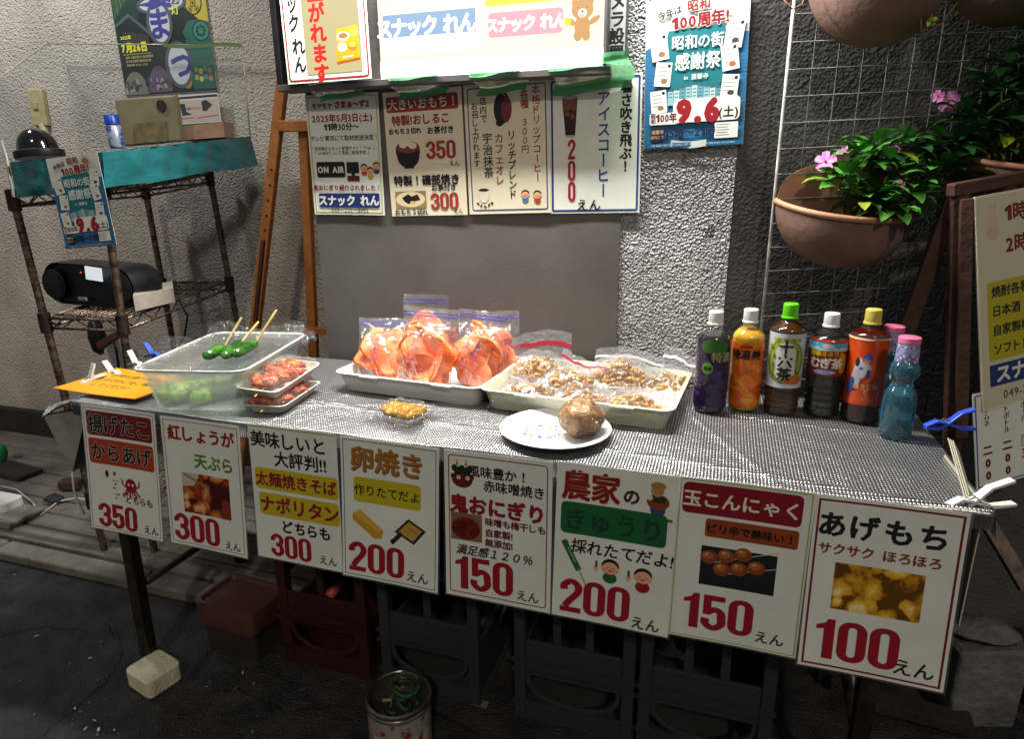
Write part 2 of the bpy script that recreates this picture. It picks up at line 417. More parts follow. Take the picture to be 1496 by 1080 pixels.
        if getattr(s, 'lam', 0):
            q = MB(); e = s.lam; q.grid(lambda u, v: ((-e+(w+2*e)*u)*1e-3, s.bulge(-e+(w+2*e)*u, -e+(h+2*e)*v)+th*.5, -(-e+(h+2*e)*v)*1e-3), 12, 16, film('laminate', (.97, .98, .96), .5, .12, 30, .25, .35, .10)); q.build('laminate_edge', o, world=False)
        for pn, mb in s.parts.items():
            s.finish(pn, mb, o)
        return o
    def finish(s, pn, mb, o):
        ob = mb.build({'print': 'printed_panel'}.get(pn, pn), o, world=False, keep=1); me = ob.data
        if any(s.bend):
            if pn in ('print', 'picture', 'printed_panel'):
                b = bmesh.new(); b.from_mesh(me)
                for ax, n, L in ((Vector((1, 0, 0)), 10, s.w*1e-3), (Vector((0, 0, -1)), 14, s.h*1e-3)):
                    for k in range(1, n): bmesh.ops.bisect_plane(b, geom=b.verts[:]+b.edges[:]+b.faces[:], plane_co=ax*(L*k/n), plane_no=ax)
                b.to_mesh(me); b.free()
            lift = 1.2e-4 if pn == 'lettering' else 0
            for v in me.vertices: v.co.y += s.bulge(v.co.x*1e3, -v.co.z*1e3)-lift
        return ob
def basis(TL, TR, BL):
    TL = Vector(TL); x = (Vector(TR)-TL).normalized(); d = (Vector(BL)-TL); d = (d-x*d.dot(x)).normalized(); z = -d; y = z.cross(x)
    return Matrix(((x.x, y.x, z.x, TL.x), (x.y, y.y, z.y, TL.y), (x.z, y.z, z.z, TL.z), (0, 0, 0, 1)))

# ------------------------------------------------------------------ shared materials
mat('paper_laminated', 'd8dad0', .32, coat=.25, var=('cdcfc4', 9, .4, .7))
mat('paper_warm', 'd8d0b8', .35, coat=.2, var=('cfc5a8', 7, .35, .7))
mat('paper_plain', 'd2d2cc', .6, var=('c4c4bc', 12, .4, .7))
mat('wood_easel', 'a86a32', .55, var=('8a5226', 22, .35, .7), bump=[(60, .12, 'n')])
mat('wood_dark', '4c3022', .6, var=('35211a', 18, .35, .7), bump=[(60, .15, 'n')])
mat('dark_steel', '2b2723', .45, metal=.7, var=('4a3d33', 30, .4, .65))
mat('chrome_wire', '7c6c5e', .35, metal=.75, var=('47301f', 40, .42, .62))
mat('white_plastic', 'dededb', .35, coat=.2)
mat('black_plastic', '0d0d0f', .4, var=('17171a', 20, .4, .6))
mat('grey_frame', '4c4a49', .5, var=('3a3837', 14, .4, .7))
mat('black_rubber', '101010', .55)
mat('tin', '8d887c', .3, metal=.9, var=('6a6254', 25, .4, .65))
# ------------------------------------------------------------------ the words to be printed, all glyphs made at once
prefetch('揚げたこからあげどちらもえん紅しょうが天ぷら美味しいと大評判太麺焼きそばナポリタン卵焼き作りたてだよ風味豊か赤味噌焼鬼おにぎり味噌も梅干しも自家製無添加満足感農家のきゅうり採れたてだよ玉こんにゃくピリ辛で美味いあげもちサクサクほろほろ'
 'モヤモヤさまぁ～ず年月日土時分テレビ東京にて取材放送決定後からネット配信サイト見逃し予鬼おにぎり紹介されましたスナックれん大きいおもち特製おしるこ切れお茶付き磯部本格ドリップコーヒー各種円リッチブレンドカフェオレ宇治抹店内で召上がます暑吹飛アイスカメラ設置ソフトドリンク'
 '今年は昭和周年街感謝祭in蓮馨寺境内にて万灯夕まつり祭市川越時間焼酎各種ウィスキーハイボールペットラムネ日本酒自家梅酒二四五〇特濃十六茶むぎ健康ミネラルほうじお〜金鳥お持ち帰り食事できますご確認ください箱募注意書協賛実行委員会主催会場詳細開場無料歩行者天国周辺商店街連合開催中この先'
 '0123456789!！?%(){}（）「」.,:：-—－/・、。ABCDEFGHIJKLMNOPQRSTUVWXYZabcdefghijklmnopqrstuvwxyz０１２３％①②③④⑤⑥⑦⑧♪★●▲◆')
ONE = GL['1']
RED, BLK = '8e1222', '14120f'

# ------------------------------------------------------------------ the eight price signs along the table front
SX = [-.1688, .054, .284, .5016, .7217, .9392, 1.1488, 1.359]
SZ = [-.0002, -.0049, .0016, .0003, -.0014, .0024, .003, -.0008]
SR = [-.4834, -.2698, .172, -.7188, .5485, -.1544, -.3229, .1539]
def sign_basis(i):
    a = math.radians(SR[i]); TL = Vector((SX[i], 0-.0006*(i % 3), .70+SZ[i])); x = Vector((math.cos(a), 0, math.sin(a))); d = Vector((math.sin(a), -.0178/.297-[.03, .01, -.02, .012, 0, .016, -.006, .02][i], -math.cos(a)))
    return basis(TL, TL+x, TL+d)
GSIGN = 'price signs hung along the front of the table'
def sign(bend):
    q = Sheet(210, 297, bend, .7); q.lam = 3.5; return q
s = sign((2.7, -4.8, .4))
s.border(5, .9, BLK)
s.rect(12, 12, 187, 57, '6d1018', 7); s.t('揚げたこ', 105, 41, 46, BLK, b=.028, sx=.98, out=('b9ada0', .022))
s.rect(12, 76, 187, 60, '9c3a1a', 7); s.t('からあげ', 105, 106, 45, BLK, b=.028, sx=.98, out=('b9ada0', .022))
for x, y, rx, ry, c in ((58, 158, 5, 9, '4a241c'), (80, 155, 3.5, 5, '6a1a1c'), (76, 172, 2, 2, BLK), (86, 172, 2, 2, BLK), (81, 180, 3, 3, '9c4a2a'), (77, 190, 5, 1.6, '6a1a1c'), (86, 204, 6, 2.6, '8a8078'), (80, 214, 4, 2, '8a8078')): s.ell(x, y, rx, ry, c, 'picture')
s.ell(126, 178, 16, 17, '8a1626', 'picture')
for k in range(6): s.line([(114+k*5, 188), (104+k*9, 205-4*(k % 2)), (102+k*9.6, 200)], 4, '8a1626', 'picture')
for d in (-1, 1): s.line([(126+d*12, 184), (126+d*24, 176), (126+d*25, 166)], 3.4, '8a1626', 'picture'); s.ell(126+d*6, 176, 2.6, 3, 'e8dfd2', 'picture')
s.t('どちらも', 148, 212, 20, BLK, b=.02)
s.price('350', 82, 259, 58); s.t('えん', 178, 276, 22, BLK, b=.014)
SIGNS = [(s, 'white price sign with maroon and rust bands and a small octopus, priced 350')]
s = sign((3.6, -3.2, 1.1))
s.border(6, 1.3, '7a4a1c')
s.t('紅しょうが', 106, 34, 36, '7c1a12', b=.03, out=('c98a3a', .008)); s.t('天ぷら', 136, 92, 36, '46761e', b=.03)
s.rect(45, 122, 128, 94, photo_mat('photo_fritters', ['3c120a', '7a2c12', 'a04a1c', 'b87838', 'd8b080'], 34, .9), part='picture')
s.shape([(45, 122), (95, 122), (78, 150), (45, 156)], 'b5ac9a', 'picture'); s.shape([(52, 124), (120, 150), (116, 154), (48, 128)], '8c6a42', 'picture')
s.rect(150, 172, 23, 44, '7a2a18', part='picture')
s.price('300', 76, 253, 64); s.t('えん', 172, 276, 22, BLK, b=.014)
SIGNS.append((s, 'white price sign with a photo of fried ginger and green lettering, priced 300'))
s = sign((1.8, -6.4, 2))
s.rect(0, 0, 210, 3.5, '9a9448')
s.t('美味しいと', 96, 29, 37, BLK, b=.022); s.t('大評判!!', 122, 68, 36, BLK, b=.022)
s.rect(8, 92, 200, 47, 'b8a41e', 8); s.t('太麺焼きそば', 107, 116, 33, '7a1420', b=.03)
s.rect(14, 147, 194, 50, 'b8a41e', 8); s.t('ナポリタン', 112, 172, 39, '7a1430', b=.036)
s.t('どちらも', 126, 218, 30, BLK, b=.035)
s.price('300', 86, 263, 52); s.t('えん', 176, 277, 22, BLK, b=.014)
SIGNS.append((s, 'white price sign with two yellow bands for noodles and spaghetti, priced 300'))
s = sign((2.7, -4.8, .2))
s.border(5, 1.3, '1e2a18')
s.t('卵焼き', 100, 42, 54, '9a6420', b=.03, drop=('2a1c10', 1.5, 1.2))
s.rect(27, 80, 146, 52, 'b2a51c', 8); s.t('作りたてだよ', 100, 106, 24, BLK, b=.016)
s.shape([(24, 158), (40, 148), (92, 186), (86, 204), (72, 206), (24, 172)], 'b58a2a', 'picture'); s.shape([(24, 158), (40, 148), (92, 186), (78, 192)], 'c9a03a', 'picture')
s.shape([(146, 152), (184, 172), (158, 204), (116, 184)], '241e18', 'picture'); s.shape([(147, 158), (176, 173), (156, 198), (124, 183)], 'b08a40', 'picture')
for k in range(3): s.line([(136+k*7, 166+k*4), (164+k*4, 178+k*3)], 1, '8c6a2a', 'picture')
s.line([(128, 188), (112, 206)], 9, '241e18', 'picture'); s.ell(113, 204, 6, 5, '241e18', 'picture', -40)
s.price('200', 76, 250, 64); s.t('えん', 166, 272, 25, BLK, b=.014)
SIGNS.append((s, 'white price sign showing a rolled omelette and a square pan, priced 200'))
s = sign((2.2, -3.2, 1.4))
s.border(8, 2, '7c2c1a', 7)
s.ell(36, 55, 21, 17, '5f1414', 'picture'); s.ell(17, 50, 4, 5, '5f1414', 'picture'); s.ell(56, 50, 4, 5, '5f1414', 'picture')
for k in range(7): s.ell(21+k*5, 34+3*((k*2) % 3), 6, 7, '16240f', 'picture')
for x in (26, 44): s.shape([(x-3, 28), (x, 14), (x+4, 28)], 'a88a3a', 'picture'); s.ell(x+3, 52, 4, 4, 'd8d0c0', 'picture'); s.ell(x+3, 52, 1.5, 1.5, BLK, 'picture')
s.t('風味豊か！', 108, 36, 24, BLK, b=.022); s.t('赤味噌焼き', 138, 62, 24, BLK, b=.022)
s.t('鬼おにぎり', 105, 104, 38, '84141c', b=.042, out=('3a0c0c', .008))
s.rect(12, 122, 63, 56, '7a5a44', part='picture'); s.ell(42, 153, 29, 23, photo_mat('photo_rice_ball', ['4a100a', '6a1a10', '80281a'], 90), 'picture')
s.t('味噌も梅干しも', 81, 133, 17, '5c1626', b=.035, anchor='l'); s.t('自家製!', 81, 155, 17, '5c1626', b=.035, anchor='l'); s.t('無添加!', 81, 175, 17, '5c1626', b=.035, anchor='l')
s.t('満足感１２０％', 98, 197, 22, BLK, b=.022, sh=.25)
s.price('150', 78, 245, 68); s.t('えん', 166, 271, 23, BLK, b=.014)
SIGNS.append((s, 'white price sign with a red demon face and rice ball photo, priced 150'))
s = sign((3.2, -4.8, .9))
s.t('農家', 62, 40, 57, '7c1418', b=.03, out=('b79a6a', .012), sx=.92); s.t('の', 133, 47, 31, '3c2012', b=.04)
p = 'picture'
s.rect(148, 78, 56, 5, '6a4428', part=p); s.ell(178, 62, 13, 16, '2c4466', p); s.ell(178, 50, 19, 14, '7a3a22', p); s.rect(167, 38, 23, 13, '2e2a16', 3, p); s.ell(176, 30, 11, 11, 'b07c50', p); s.ell(177, 21, 13, 7, '9a7434', p); s.ell(164, 44, 5, 4, 'd8c8a8', p)
for d in (-1, 1): s.ell(176+d*4, 30, 1.3, 1, BLK, p)
s.rect(10, 72, 186, 60, '14582c', 9); s.t('きゅうり', 104, 103, 44, '0e3a22', b=.036, out=('1a6636', .012), gap=.02)
s.line([(20, 152), (44, 196)], 11, '2c5a26', p); s.ell(20, 151, 6, 6, '2c5a26', p); s.ell(45, 197, 5.5, 5.5, '2c5a26', p); s.line([(46, 198), (60, 226)], 2.4, 'a8854a', p); s.line([(26, 160), (40, 186)], 2, '86a878', p)
s.t('採れたてだよ!', 120, 154, 29, BLK, b=.02, sh=.12)
s.person(103, 184, 17, '245a24'); s.person(161, 190, 17, '8c1c1e')
for x, y in ((78, 190), (136, 198)): s.ell(x, y, 4, 7, 'd9a27c', p); s.rect(x-2, y-14, 4, 13, '2c5a26', 1.5, p)
s.price('200', 78, 252, 66); s.t('えん', 170, 280, 26, BLK, b=.014)
SIGNS.append((s, 'white price sign with a green band, a farmer and two cartoon children, priced 200'))
s = sign((2.7, -3.2, .3))
s.border(3, 1.6, '9c9c3c')
s.rect(8, 8, 186, 55, '7c101e', 9); s.t('玉こんにゃく', 101, 36, 31, 'd8d4c4', b=.024)
s.rect(48, 69, 145, 33, '8c3a18', 5); s.t('ピリ辛で美味い！', 120, 86, 17.5, '1a1008', b=.04)
s.rect(45, 119, 120, 72, '15181a', part=p)
s.line([(60, 150), (168, 112)], 1.4, 'b8b0a0', p); s.line([(80, 168), (166, 142)], 1.4, 'b8b0a0', p)
for x, y in ((58, 139), (85, 133), (112, 126), (80, 158), (107, 153), (134, 146)):
    s.ell(x, y, 14, 12.5, '7c3c1c', p); s.ell(x-2, y-3, 9, 7, 'a05c2e', p); s.ell(x-4, y-5, 3, 2, 'cc9a6a', p)
s.price('150', 80, 242, 66); s.t('えん', 166, 270, 24, BLK, b=.014)
SIGNS.append((s, 'white price sign with dark red band and photo of glazed balls on sticks, priced 150'))
s = sign((3.6, -6.4, .8))
s.border(5, 3.2, '701018')
s.t('あげもち', 98, 46, 44, '14161c', b=.034, gap=.06); s.t('サクサク ほろほろ', 98, 87, 20.5, '7c3416', b=.03)
s.rect(39, 109, 126, 80, photo_mat('photo_rice_cakes', ['5c3a06', 'a87410', 'c99424', 'd8b03c', 'e8d890'], 38), part='picture')
s.price('100', 82, 243, 70); s.t('えん', 166, 268, 30, BLK, b=.014)
SIGNS.append((s, 'white price sign with a thick dark red border and fried rice cake photo, priced 100'))
for i, (s, lab) in enumerate(SIGNS): s.build('price_sign', lab, 'price sign', sign_basis(i), None, group=GSIGN)

# ------------------------------------------------------------------ posters taped below the lit sign
WX = [.1365, .3581, .5723, .7817]; WZ = [1.3907, 1.3875, 1.3941, 1.3975]; WR = [-.18, 1.49, 1.64, 1.16]
GP = 'menu posters taped under the lit sign'
def poster_basis(i):
    a = math.radians(WR[i]); TL = Vector((WX[i], .524, WZ[i])); x = Vector((math.cos(a), 0, math.sin(a))); return basis(TL, TL+x, TL+Vector((math.sin(a), 0, -math.cos(a))))
ps = Sheet(210, 297, (1.2, 0, .5)); s = ps
s.border(5, 2.4, 'a8a046')
s.t('モヤモヤ', 48, 27, 15, '2a2016', b=.045); s.t('さまぁ～ず2', 134, 25, 18, '8a1c2c', b=.06)
s.t('2025年5月3日(土)', 103, 57, 21.5, '7a1c24', b=.03); s.t('11時30分～', 100, 78, 20, BLK, b=.03)
s.t('テレビ東京にて取材放送決定！', 106, 105, 14.2, '1c1a1a', b=.012)
s.t('「放送後からネット配信サイト「TVer」、', 104, 130, 10.2, '2a2828', b=.008); s.t('「U-NEXT」にて見逃し配信予定」', 96, 141, 10.2, '2a2828', b=.008)
s.rect(18, 163, 84, 39, '1c1214', 5); s.t('ON AIR', 60, 182, 21, 'd2ccc0', b=.05, sx=.92)
s.rect(107, 164, 36, 28, '16181c', part=p); s.rect(120, 192, 10, 6, '16181c', part=p); s.rect(107, 198, 36, 14, '4a1c1a', part=p)
for x, y, c in ((158, 178, 'a8442c'), (176, 186, 'b08a3a'), (194, 174, '2c3c66')): s.person(x, y, 11, c)
s.t('鬼おにぎり紹介されました！', 104, 228, 15.5, '6e1c1e', b=.028)
s.rect(18, 242, 180, 36, '1c2c66', 4); s.t('スナック れん', 106, 260, 28, 'd6d4c8', b=.045)
s.t('049－222－8992', 108, 285, 15, '2a2828', b=.004)
s.build('menu_poster', 'white poster with a yellow border, an ON AIR box and blue name band', 'poster', poster_basis(0), None, 'paper_laminated', GP)
s = Sheet(210, 297, (1.5, 0, 1))
s.rect(8, 12, 192, 36, '8a2a28', 5); s.t('大きいおもち！', 106, 30, 27, 'd8cdb2', b=.02)
s.t('特製!おしるこ', 98, 67, 25, '8c2e2a', b=.035); s.t('おもち３切れ', 54, 92, 15, BLK, b=.035); s.t('お茶付き', 150, 94, 18, BLK, b=.035)
s.ell(58, 132, 33, 16, '6a2a1e', p); s.ell(58, 150, 31, 30, '241c1e', p, a0=0, a1=180); s.rect(25, 128, 66, 24, '241c1e', 8, p); s.ell(58, 130, 32, 14, '7a3a2a', p); s.rect(46, 172, 26, 9, '241c1e', part=p)
for x, y in ((46, 124), (60, 120), (72, 127)): s.ell(x, y, 11, 8, 'ddd0b0', p)
s.price('350', 148, 140, 42, '93302c', sx=.84); s.t('えん', 182, 173, 13, BLK, b=.01)
s.t('特製！磯部焼き', 104, 210, 26, BLK, b=.035); s.t('お茶付き', 150, 229, 17, BLK, b=.035)
s.rect(14, 236, 86, 42, '8a7450', part=p); s.ell(56, 256, 41, 19, 'd0c098', p); s.shape([(32, 252), (50, 243), (60, 249), (76, 244), (84, 258), (64, 262), (50, 268), (40, 262)], '141614', p); s.ell(62, 264, 8, 4, 'c9a45c', p)
s.price('300', 150, 262, 40, '93302c', sx=.84); s.t('おもち３切れ', 56, 288, 15.5, BLK, b=.035); s.t('えん', 186, 287, 13, BLK, b=.01)
s.build('menu_poster', 'cream poster with a red heading band, a soup bowl and a plate of rice cakes', 'poster', poster_basis(1), None, 'paper_warm', GP)
s = Sheet(210, 297, (1.2, 0, 2))
s.border(8, 2.6, '26407c', 6)
s.t('本格ドリップコーヒー', 178, 118, 21.5, '8c3a36', b=.012, v=True); s.t('各種', 150, 40, 21, '8c3a36', b=.022, v=True); s.t('３００円', 149, 120, 20, '8c3a36', b=.01, v=True)
s.t('店内で', 48, 57, 19, BLK, b=.012, v=True); s.t('お召し上がれます', 26, 112, 18.5, BLK, b=.012, v=True)
s.t('リッチブレンド', 116, 184, 22.5, BLK, b=.014, v=True); s.t('カフェオレ', 84, 170, 24, '8c4a30', b=.014, v=True); s.t('宇治抹茶', 55, 160, 26, '2a3424', b=.014, v=True)
s.ell(95, 56, 21, 36, '1c1c22', p, 4); s.ell(106, 60, 13, 28, '6a2c30', p, 4); s.line([(92, 20), (104, 30)], 2, '8a8a90', p); s.ell(88, 88, 10, 8, '1c1c22', p)
s.shape([(24, 240), (56, 240), (52, 262), (44, 270), (34, 270), (28, 262)], 'cfc8b4', p); s.ell(40, 240, 16, 5, 'b8b09a', p); s.ell(40, 240, 13, 3.6, '241410', p)
for x, y in ((24, 272), (32, 277), (42, 279), (52, 276), (60, 271)): s.ell(x, y, 4, 2.4, '2c1a10', p, x*9)
s.person(146, 252, 11, '3a6a9c'); s.person(176, 254, 11, '9c3a34')
s.build('menu_poster', 'cream poster with a thin blue rounded border and vertical red and black coffee lettering', 'poster', poster_basis(2), None, 'paper_warm', GP)
s = Sheet(210, 297, (1.6, 0, .2))
s.border(4, 4.5, '1c3a7a', 5)
s.t('暑さ吹き飛ぶ！', 176, 110, 28, BLK, b=.03, v=True); s.t('アイスコーヒー', 126, 146, 33, '1f3f86', b=.016, v=True, sx=.95)
s.shape([(30, 42), (66, 40), (60, 124), (38, 126)], '2a1712', p); s.shape([(30, 42), (66, 40), (64, 66), (32, 70)], '5c3a28', p)
for x, y in ((38, 50), (54, 48), (46, 60), (58, 64), (42, 76), (54, 82)): s.ell(x, y, 6, 5, '6e4630', p, x*5)
s.ell(48, 41, 18, 5, 'a8988a', p); s.rect(38, 122, 22, 5, 'b0a8a0', part=p)
for k, ch in enumerate('200'): s.price(ch, 52, 153+k*47, 44, '93142a', sx=.56)
s.t('えん', 92, 278, 29, BLK, b=.016)
s.build('menu_poster', 'white poster with a thick blue border, an iced coffee glass and red numerals 200', 'poster', poster_basis(3), None, 'paper_laminated', GP)

# ------------------------------------------------------------------ festival posters
def festival(seed=0):
    s = Sheet(210, 297, (1.5, 0, seed))
    s.rect(.5, .5, 209, 296, '2a6a96', part='picture'); s.rect(.5, .5, 209, 70, 'c9cdc8', part='picture')
    s.shape([(0.6, 70), (0.6, 96), (40, 76), (209, 76), (209, 40)], 'b9c4c4', 'picture')
    for k in range(26): s.rect(.5, 100+k*7.4, 209, .8, '2a5f86', part='picture')
    rnd = random.Random(4)
    for x0, y0, R in ((156, 26, 24), (36, 36, 16), (182, 40, 17)):
        for k in range(22):
            a = k*.2856; s.line([(x0+R*.3*math.cos(a), y0+R*.3*math.sin(a)), (x0+R*math.cos(a), y0+R*math.sin(a))], .5, '8c8c82', 'picture')
    s.shape([(48, 62), (160, 58), (176, 96), (166, 160), (140, 196), (76, 196), (44, 158), (42, 92)], '176a72', 'picture')
    for k in range(9):
        s.rect(50+k*12.4, 172+4*abs(k-4)*.6, 11.5, 28, ['8ab0b4', 'a8c0c0', '5c909a'][k % 3], part='picture'); s.shape([(50+k*12.4, 172+2.4*abs(k-4)), (56+k*12.4, 163+2.4*abs(k-4)), (61.5+k*12.4, 172+2.4*abs(k-4))], '2c5f66', 'picture')
        for j in range(3): s.rect(52+k*12.4, 178+j*7, 7.6, 2, '2a6a78', part='picture')
    cards = [(12, 66, 36, 52, -8), (22, 122, 34, 48, 6), (14, 178, 34, 46, -5), (164, 50, 36, 54, 8), (158, 98, 34, 50, -8), (160, 156, 34, 46, 5)]
    for x, y, w, h, r in cards:
        c, q = math.cos(math.radians(r)), math.sin(math.radians(r)); X = lambda u, v: (x+w/2+u*c-v*q, y+h/2+u*q+v*c)
        s.shape([X(-w/2, -h/2), X(w/2, -h/2), X(w/2, h/2), X(-w/2, h/2)], 'd0d2cc', 'picture')
        for j in range(4): s.line([X(-w*.36, -h*.3+j*h*.16), X(w*(.1+.25*rnd.random()), -h*.3+j*h*.16)], 1.1, '55585c', 'picture')
        s.ell(*X(w*.32, -h*.36), 3.4, 3.4, '1c2430', 'picture'); s.ell(*X(w*.1, h*.28), w*.2, h*.1, rnd.choice(['8a6a3a', '3a3c40', 'a85a3a']), 'picture')
    s.t('今年は', 50, 27, 17, '2a2622', b=.03, rot=-14); s.t('昭和', 108, 17, 23, '7a1c20', b=.04, rot=-3, out=('d8d6ca', .03)); s.t('100周年!', 112, 46, 29, '7a1220', b=.045, rot=-3, out=('d8d6ca', .03), sx=.98)
    s.t('昭和の街', 108, 86, 29, 'c9d2cc', b=.022, sx=.92); s.t('感謝祭', 110, 124, 35, 'c9d2cc', b=.022, sx=.9)
    s.t('in 蓮馨寺', 108, 155, 12, 'c9d2cc', b=.012)
    s.rect(62, 198, 138, 48, 'd2d4ce', 10, part='printed_panel'); s.rect(12, 224, 60, 24, 'd2d4ce', 4, part='printed_panel')
    s.t('9.6', 114, 221, 62, '8c1420', b=.07, sx=.92, gap=.0); s.t('(土)', 177, 229, 23, '2a1c1c', b=.03)
    s.t('昭', 20, 229, 11, '5c1a1e', b=.03); s.t('和', 20, 240, 11, '5c1a1e', b=.03); s.t('100年', 48, 234, 20, '5c1a1e', b=.03, sx=.82)
    s.ell(30, 268, 16, 17, '14203a'); s.t('蓮馨寺', 30, 263, 9, 'b8905a', b=.02); s.t('境内にて', 30, 274, 7.4, 'b8905a', b=.02)
    s.t('15時～21時', 98, 266, 23, '14243c', b=.035, sx=.9)
    s.rect(150, 250, 48, 32, 'cfd2ce', 2)
    for j in range(5): s.rect(154, 254+j*5.2, 26-3*(j % 2), 1.6, '6a6e72')
    s.rect(2, 287, 206, 9, '1c5a86'); s.t('主催 蓮馨寺 昭和の街実行委員会 協賛 商店街連合会 会場 蓮馨寺境内 049-222-8992', 104, 291, 4.6, 'b8c8d0')
    return s
TL = at(944, 2, y=.527)
f1 = festival(.3).build('festival_poster', 'large blue festival poster for 9.6 taped on the rough column by the lit sign', 'poster', basis(TL, TL+Vector((1, 0, .03)), TL+Vector((.03, 0, -1))), None, 'paper_plain', 'blue festival posters')
TLs, TRs, BLs = at(66, 232, y=.295), at(142, 222, y=.31), at(84, 364, y=.285)
f2s = festival(1.2)
f2s.ell(160, 22, 13, 10, 'b8602c', 'picture')
f2 = f2s.build('festival_poster', 'blue festival poster for 9.6 hanging from the corner of the teal covered rack', 'poster', basis(TLs, TRs, BLs), None, 'paper_plain', 'blue festival posters')
k = (BLs-TLs).length/.297; k2 = (TRs-TLs).length/.21
f2.matrix_basis = f2.matrix_basis @ Matrix.Diagonal((k2, 1, k, 1))

# large summer festival poster on the left wall (A2)
s = Sheet(420, 594, (2.5, 0, .6)); s.k = 0
s.rect(1, 1, 418, 592, '101812', part=p)
s.shape([(1, 1), (150, 1), (120, 330), (60, 420), (1, 420)], '16352a', p)
for k in range(18): s.line([(6+k*7, 2), (10+k*6.4, 330-6*k)], 2.2, ['5c7a3c', '2c5a44', '7a8a44'][k % 3], p)
s.shape([(318, 1), (419, 1), (419, 372), (380, 362), (322, 320)], 'b8a818', p); s.ell(362, 306, 40, 42, '14140f', p); s.ell(362, 306, 34, 37, 'b8a01c', p)
for x, y, r in ((350, 288, 11), (374, 288, 11), (362, 309, 12), (348, 328, 9), (376, 328, 9)): s.ell(x, y, r, r*1.1, '14140f', p); s.ell(x, y, r*.72, r*.8, 'b8a01c', p); s.ell(x, y, r*.4, r*.5, '14140f', p)
s.shape([(300, 400), (330, 362), (380, 362), (419, 372), (419, 470), (340, 450)], '1c5c50', p); s.ell(382, 398, 38, 34, '0c2a26', p); s.ell(382, 398, 33, 29, '2a7a6a', p)
for a in range(0, 360, 45): s.ell(382+17*math.cos(math.radians(a)), 398+15*math.sin(math.radians(a)), 6, 5, '0c2a26', p)
s.shape([(310, 420), (419, 470), (419, 585), (320, 585), (300, 500)], '24584a', p)
for k in range(8): s.ell(338+(k%4)*20, 520+(k//4)*26+6*(k%2), 9, 9, ['8a9c4a', 'c9b030', '4a7a8a', 'a8703a'][k%4], p)
s.ell(292, 560, 22, 20, 'b0782a', p); s.ell(286, 556, 12, 11, '181c18', p)
s.shape([(20, 366), (50, 330), (78, 324), (150, 366), (160, 400), (20, 386)], '1c2426', p); s.shape([(4, 352), (70, 318), (176, 398), (166, 404), (72, 330), (6, 362)], '4a5658', p); s.shape([(32, 372), (150, 396), (150, 430), (40, 420)], '2c2a24', p)
for k in range(11): s.line([(36+k*10.5, 378+k*1.6), (38+k*10.5, 422)], 1.6, '66604c', p)
for x, y, rx, ry in ((225, 300, 96, 24), (206, 360, 44, 62), (268, 500, 48, 66)): s.ell(x, y, rx+14, ry+12, '4c5054', p, n=28); s.ell(x, y, rx, ry, 'b8bcbe', p, n=28)
for tx, x, y, z in (('夏', 226, 262, 110), ('ま', 206, 362, 108), ('つ', 278, 500, 104)): s.t(tx, x, y, z, '3c3a86', b=.035, part='lettering')
s.shape([(110, 296), (170, 290), (226, 262), (300, 300), (312, 288), (300, 312), (226, 285), (170, 306)], '3c3a86', p)
s.t('万灯', 283, 304, 36, 'd6d060', b=.03, v=True)
s.t('2025年', 44, 396, 15, 'd6d060', b=.03); s.t('7月26日', 76, 430, 34, 'd0c81c', b=.07, sx=.88)
s.rect(20, 452, 130, 1.6, 'b8b070')
for j, tx in enumerate(('会場 川越市街中心商店街周辺', '歩行者天国実行委員会主催', '開催時間 10:00～21:00')): s.t(tx, 30, 463+j*13, 9.4, 'b8b070', b=.01, anchor='l')
s.ell(58, 590, 56, 78, '6a6a5c', p, n=30, a0=180, a1=360); s.ell(170, 586, 54, 88, '5c4a5e', p, n=30, a0=180, a1=360)
rnd = random.Random(9)
for k in range(46): s.ell(10+rnd.random()*208, 540+rnd.random()*40, 4+rnd.random()*5, 5+rnd.random()*6, rnd.choice(['2a2a28', '8a8a80', '4a3c48', '9c7a9a', '3c4450']), p)
s.build('summer_festival_poster', 'large dark green and yellow summer festival poster on the left stucco wall', 'poster', basis(at(160, 0, y=1.045)+Vector((0, 0, .27)), at(296, 0, y=1.045)+Vector((0, 0, .305)), at(185, 140, y=1.045)), None, 'paper_plain')

# ------------------------------------------------------------------ the setting
mat('asphalt', '121316', .58, var=('3c3b3c', 9, .40, .80, 12), bump=[(190, .6, 'n'), (24, .45, 'n')])
mat('old_concrete', '78726a', .8, var=('3c3833', 6, .3, .72, 10), bump=[(160, .3, 'n'), (14, .35, 'n')])
mat('stone_dark', '2a2827', .85, var=('171615', 8, .3, .7), bump=[(90, .3, 'n')])
mat('stucco_left', 'bcb2a6', .75, var=('82796d', 2.4, .34, .78, 10), bump=[(95, .5, 'n'), (170, .45, 'voronoi'), (6, .15, 'n')])
mat('stucco_column', 'a2a2a2', .42, var=('7c7c7c', 4, .3, .7), bump=[(120, .6, 'n'), (210, .75, 'voronoi')])
mat('stucco_side_shaded', '545453', .7, var=('343433', 4, .3, .7, 9), bump=[(90, .2, 'n'), (170, .18, 'voronoi')])  # pale stucco; the shade on this wall is put into its darker colour
mat('panel_grey', '625e5a', .5, var=('4c4845', 3.5, .3, .75, 9), bump=[(240, .05, 'n'), (4, .08, 'n')])
def structure(mb, name, **k):
    o = mb.build(name, **k); o['kind'] = 'structure'; return o
m = MB()
def gz(u, v):
    x, y = -8+18*u, -6+10*v
    return (x, y, 0)
m.grid(gz, 60, 40, MATS['asphalt']); structure(m, 'road')
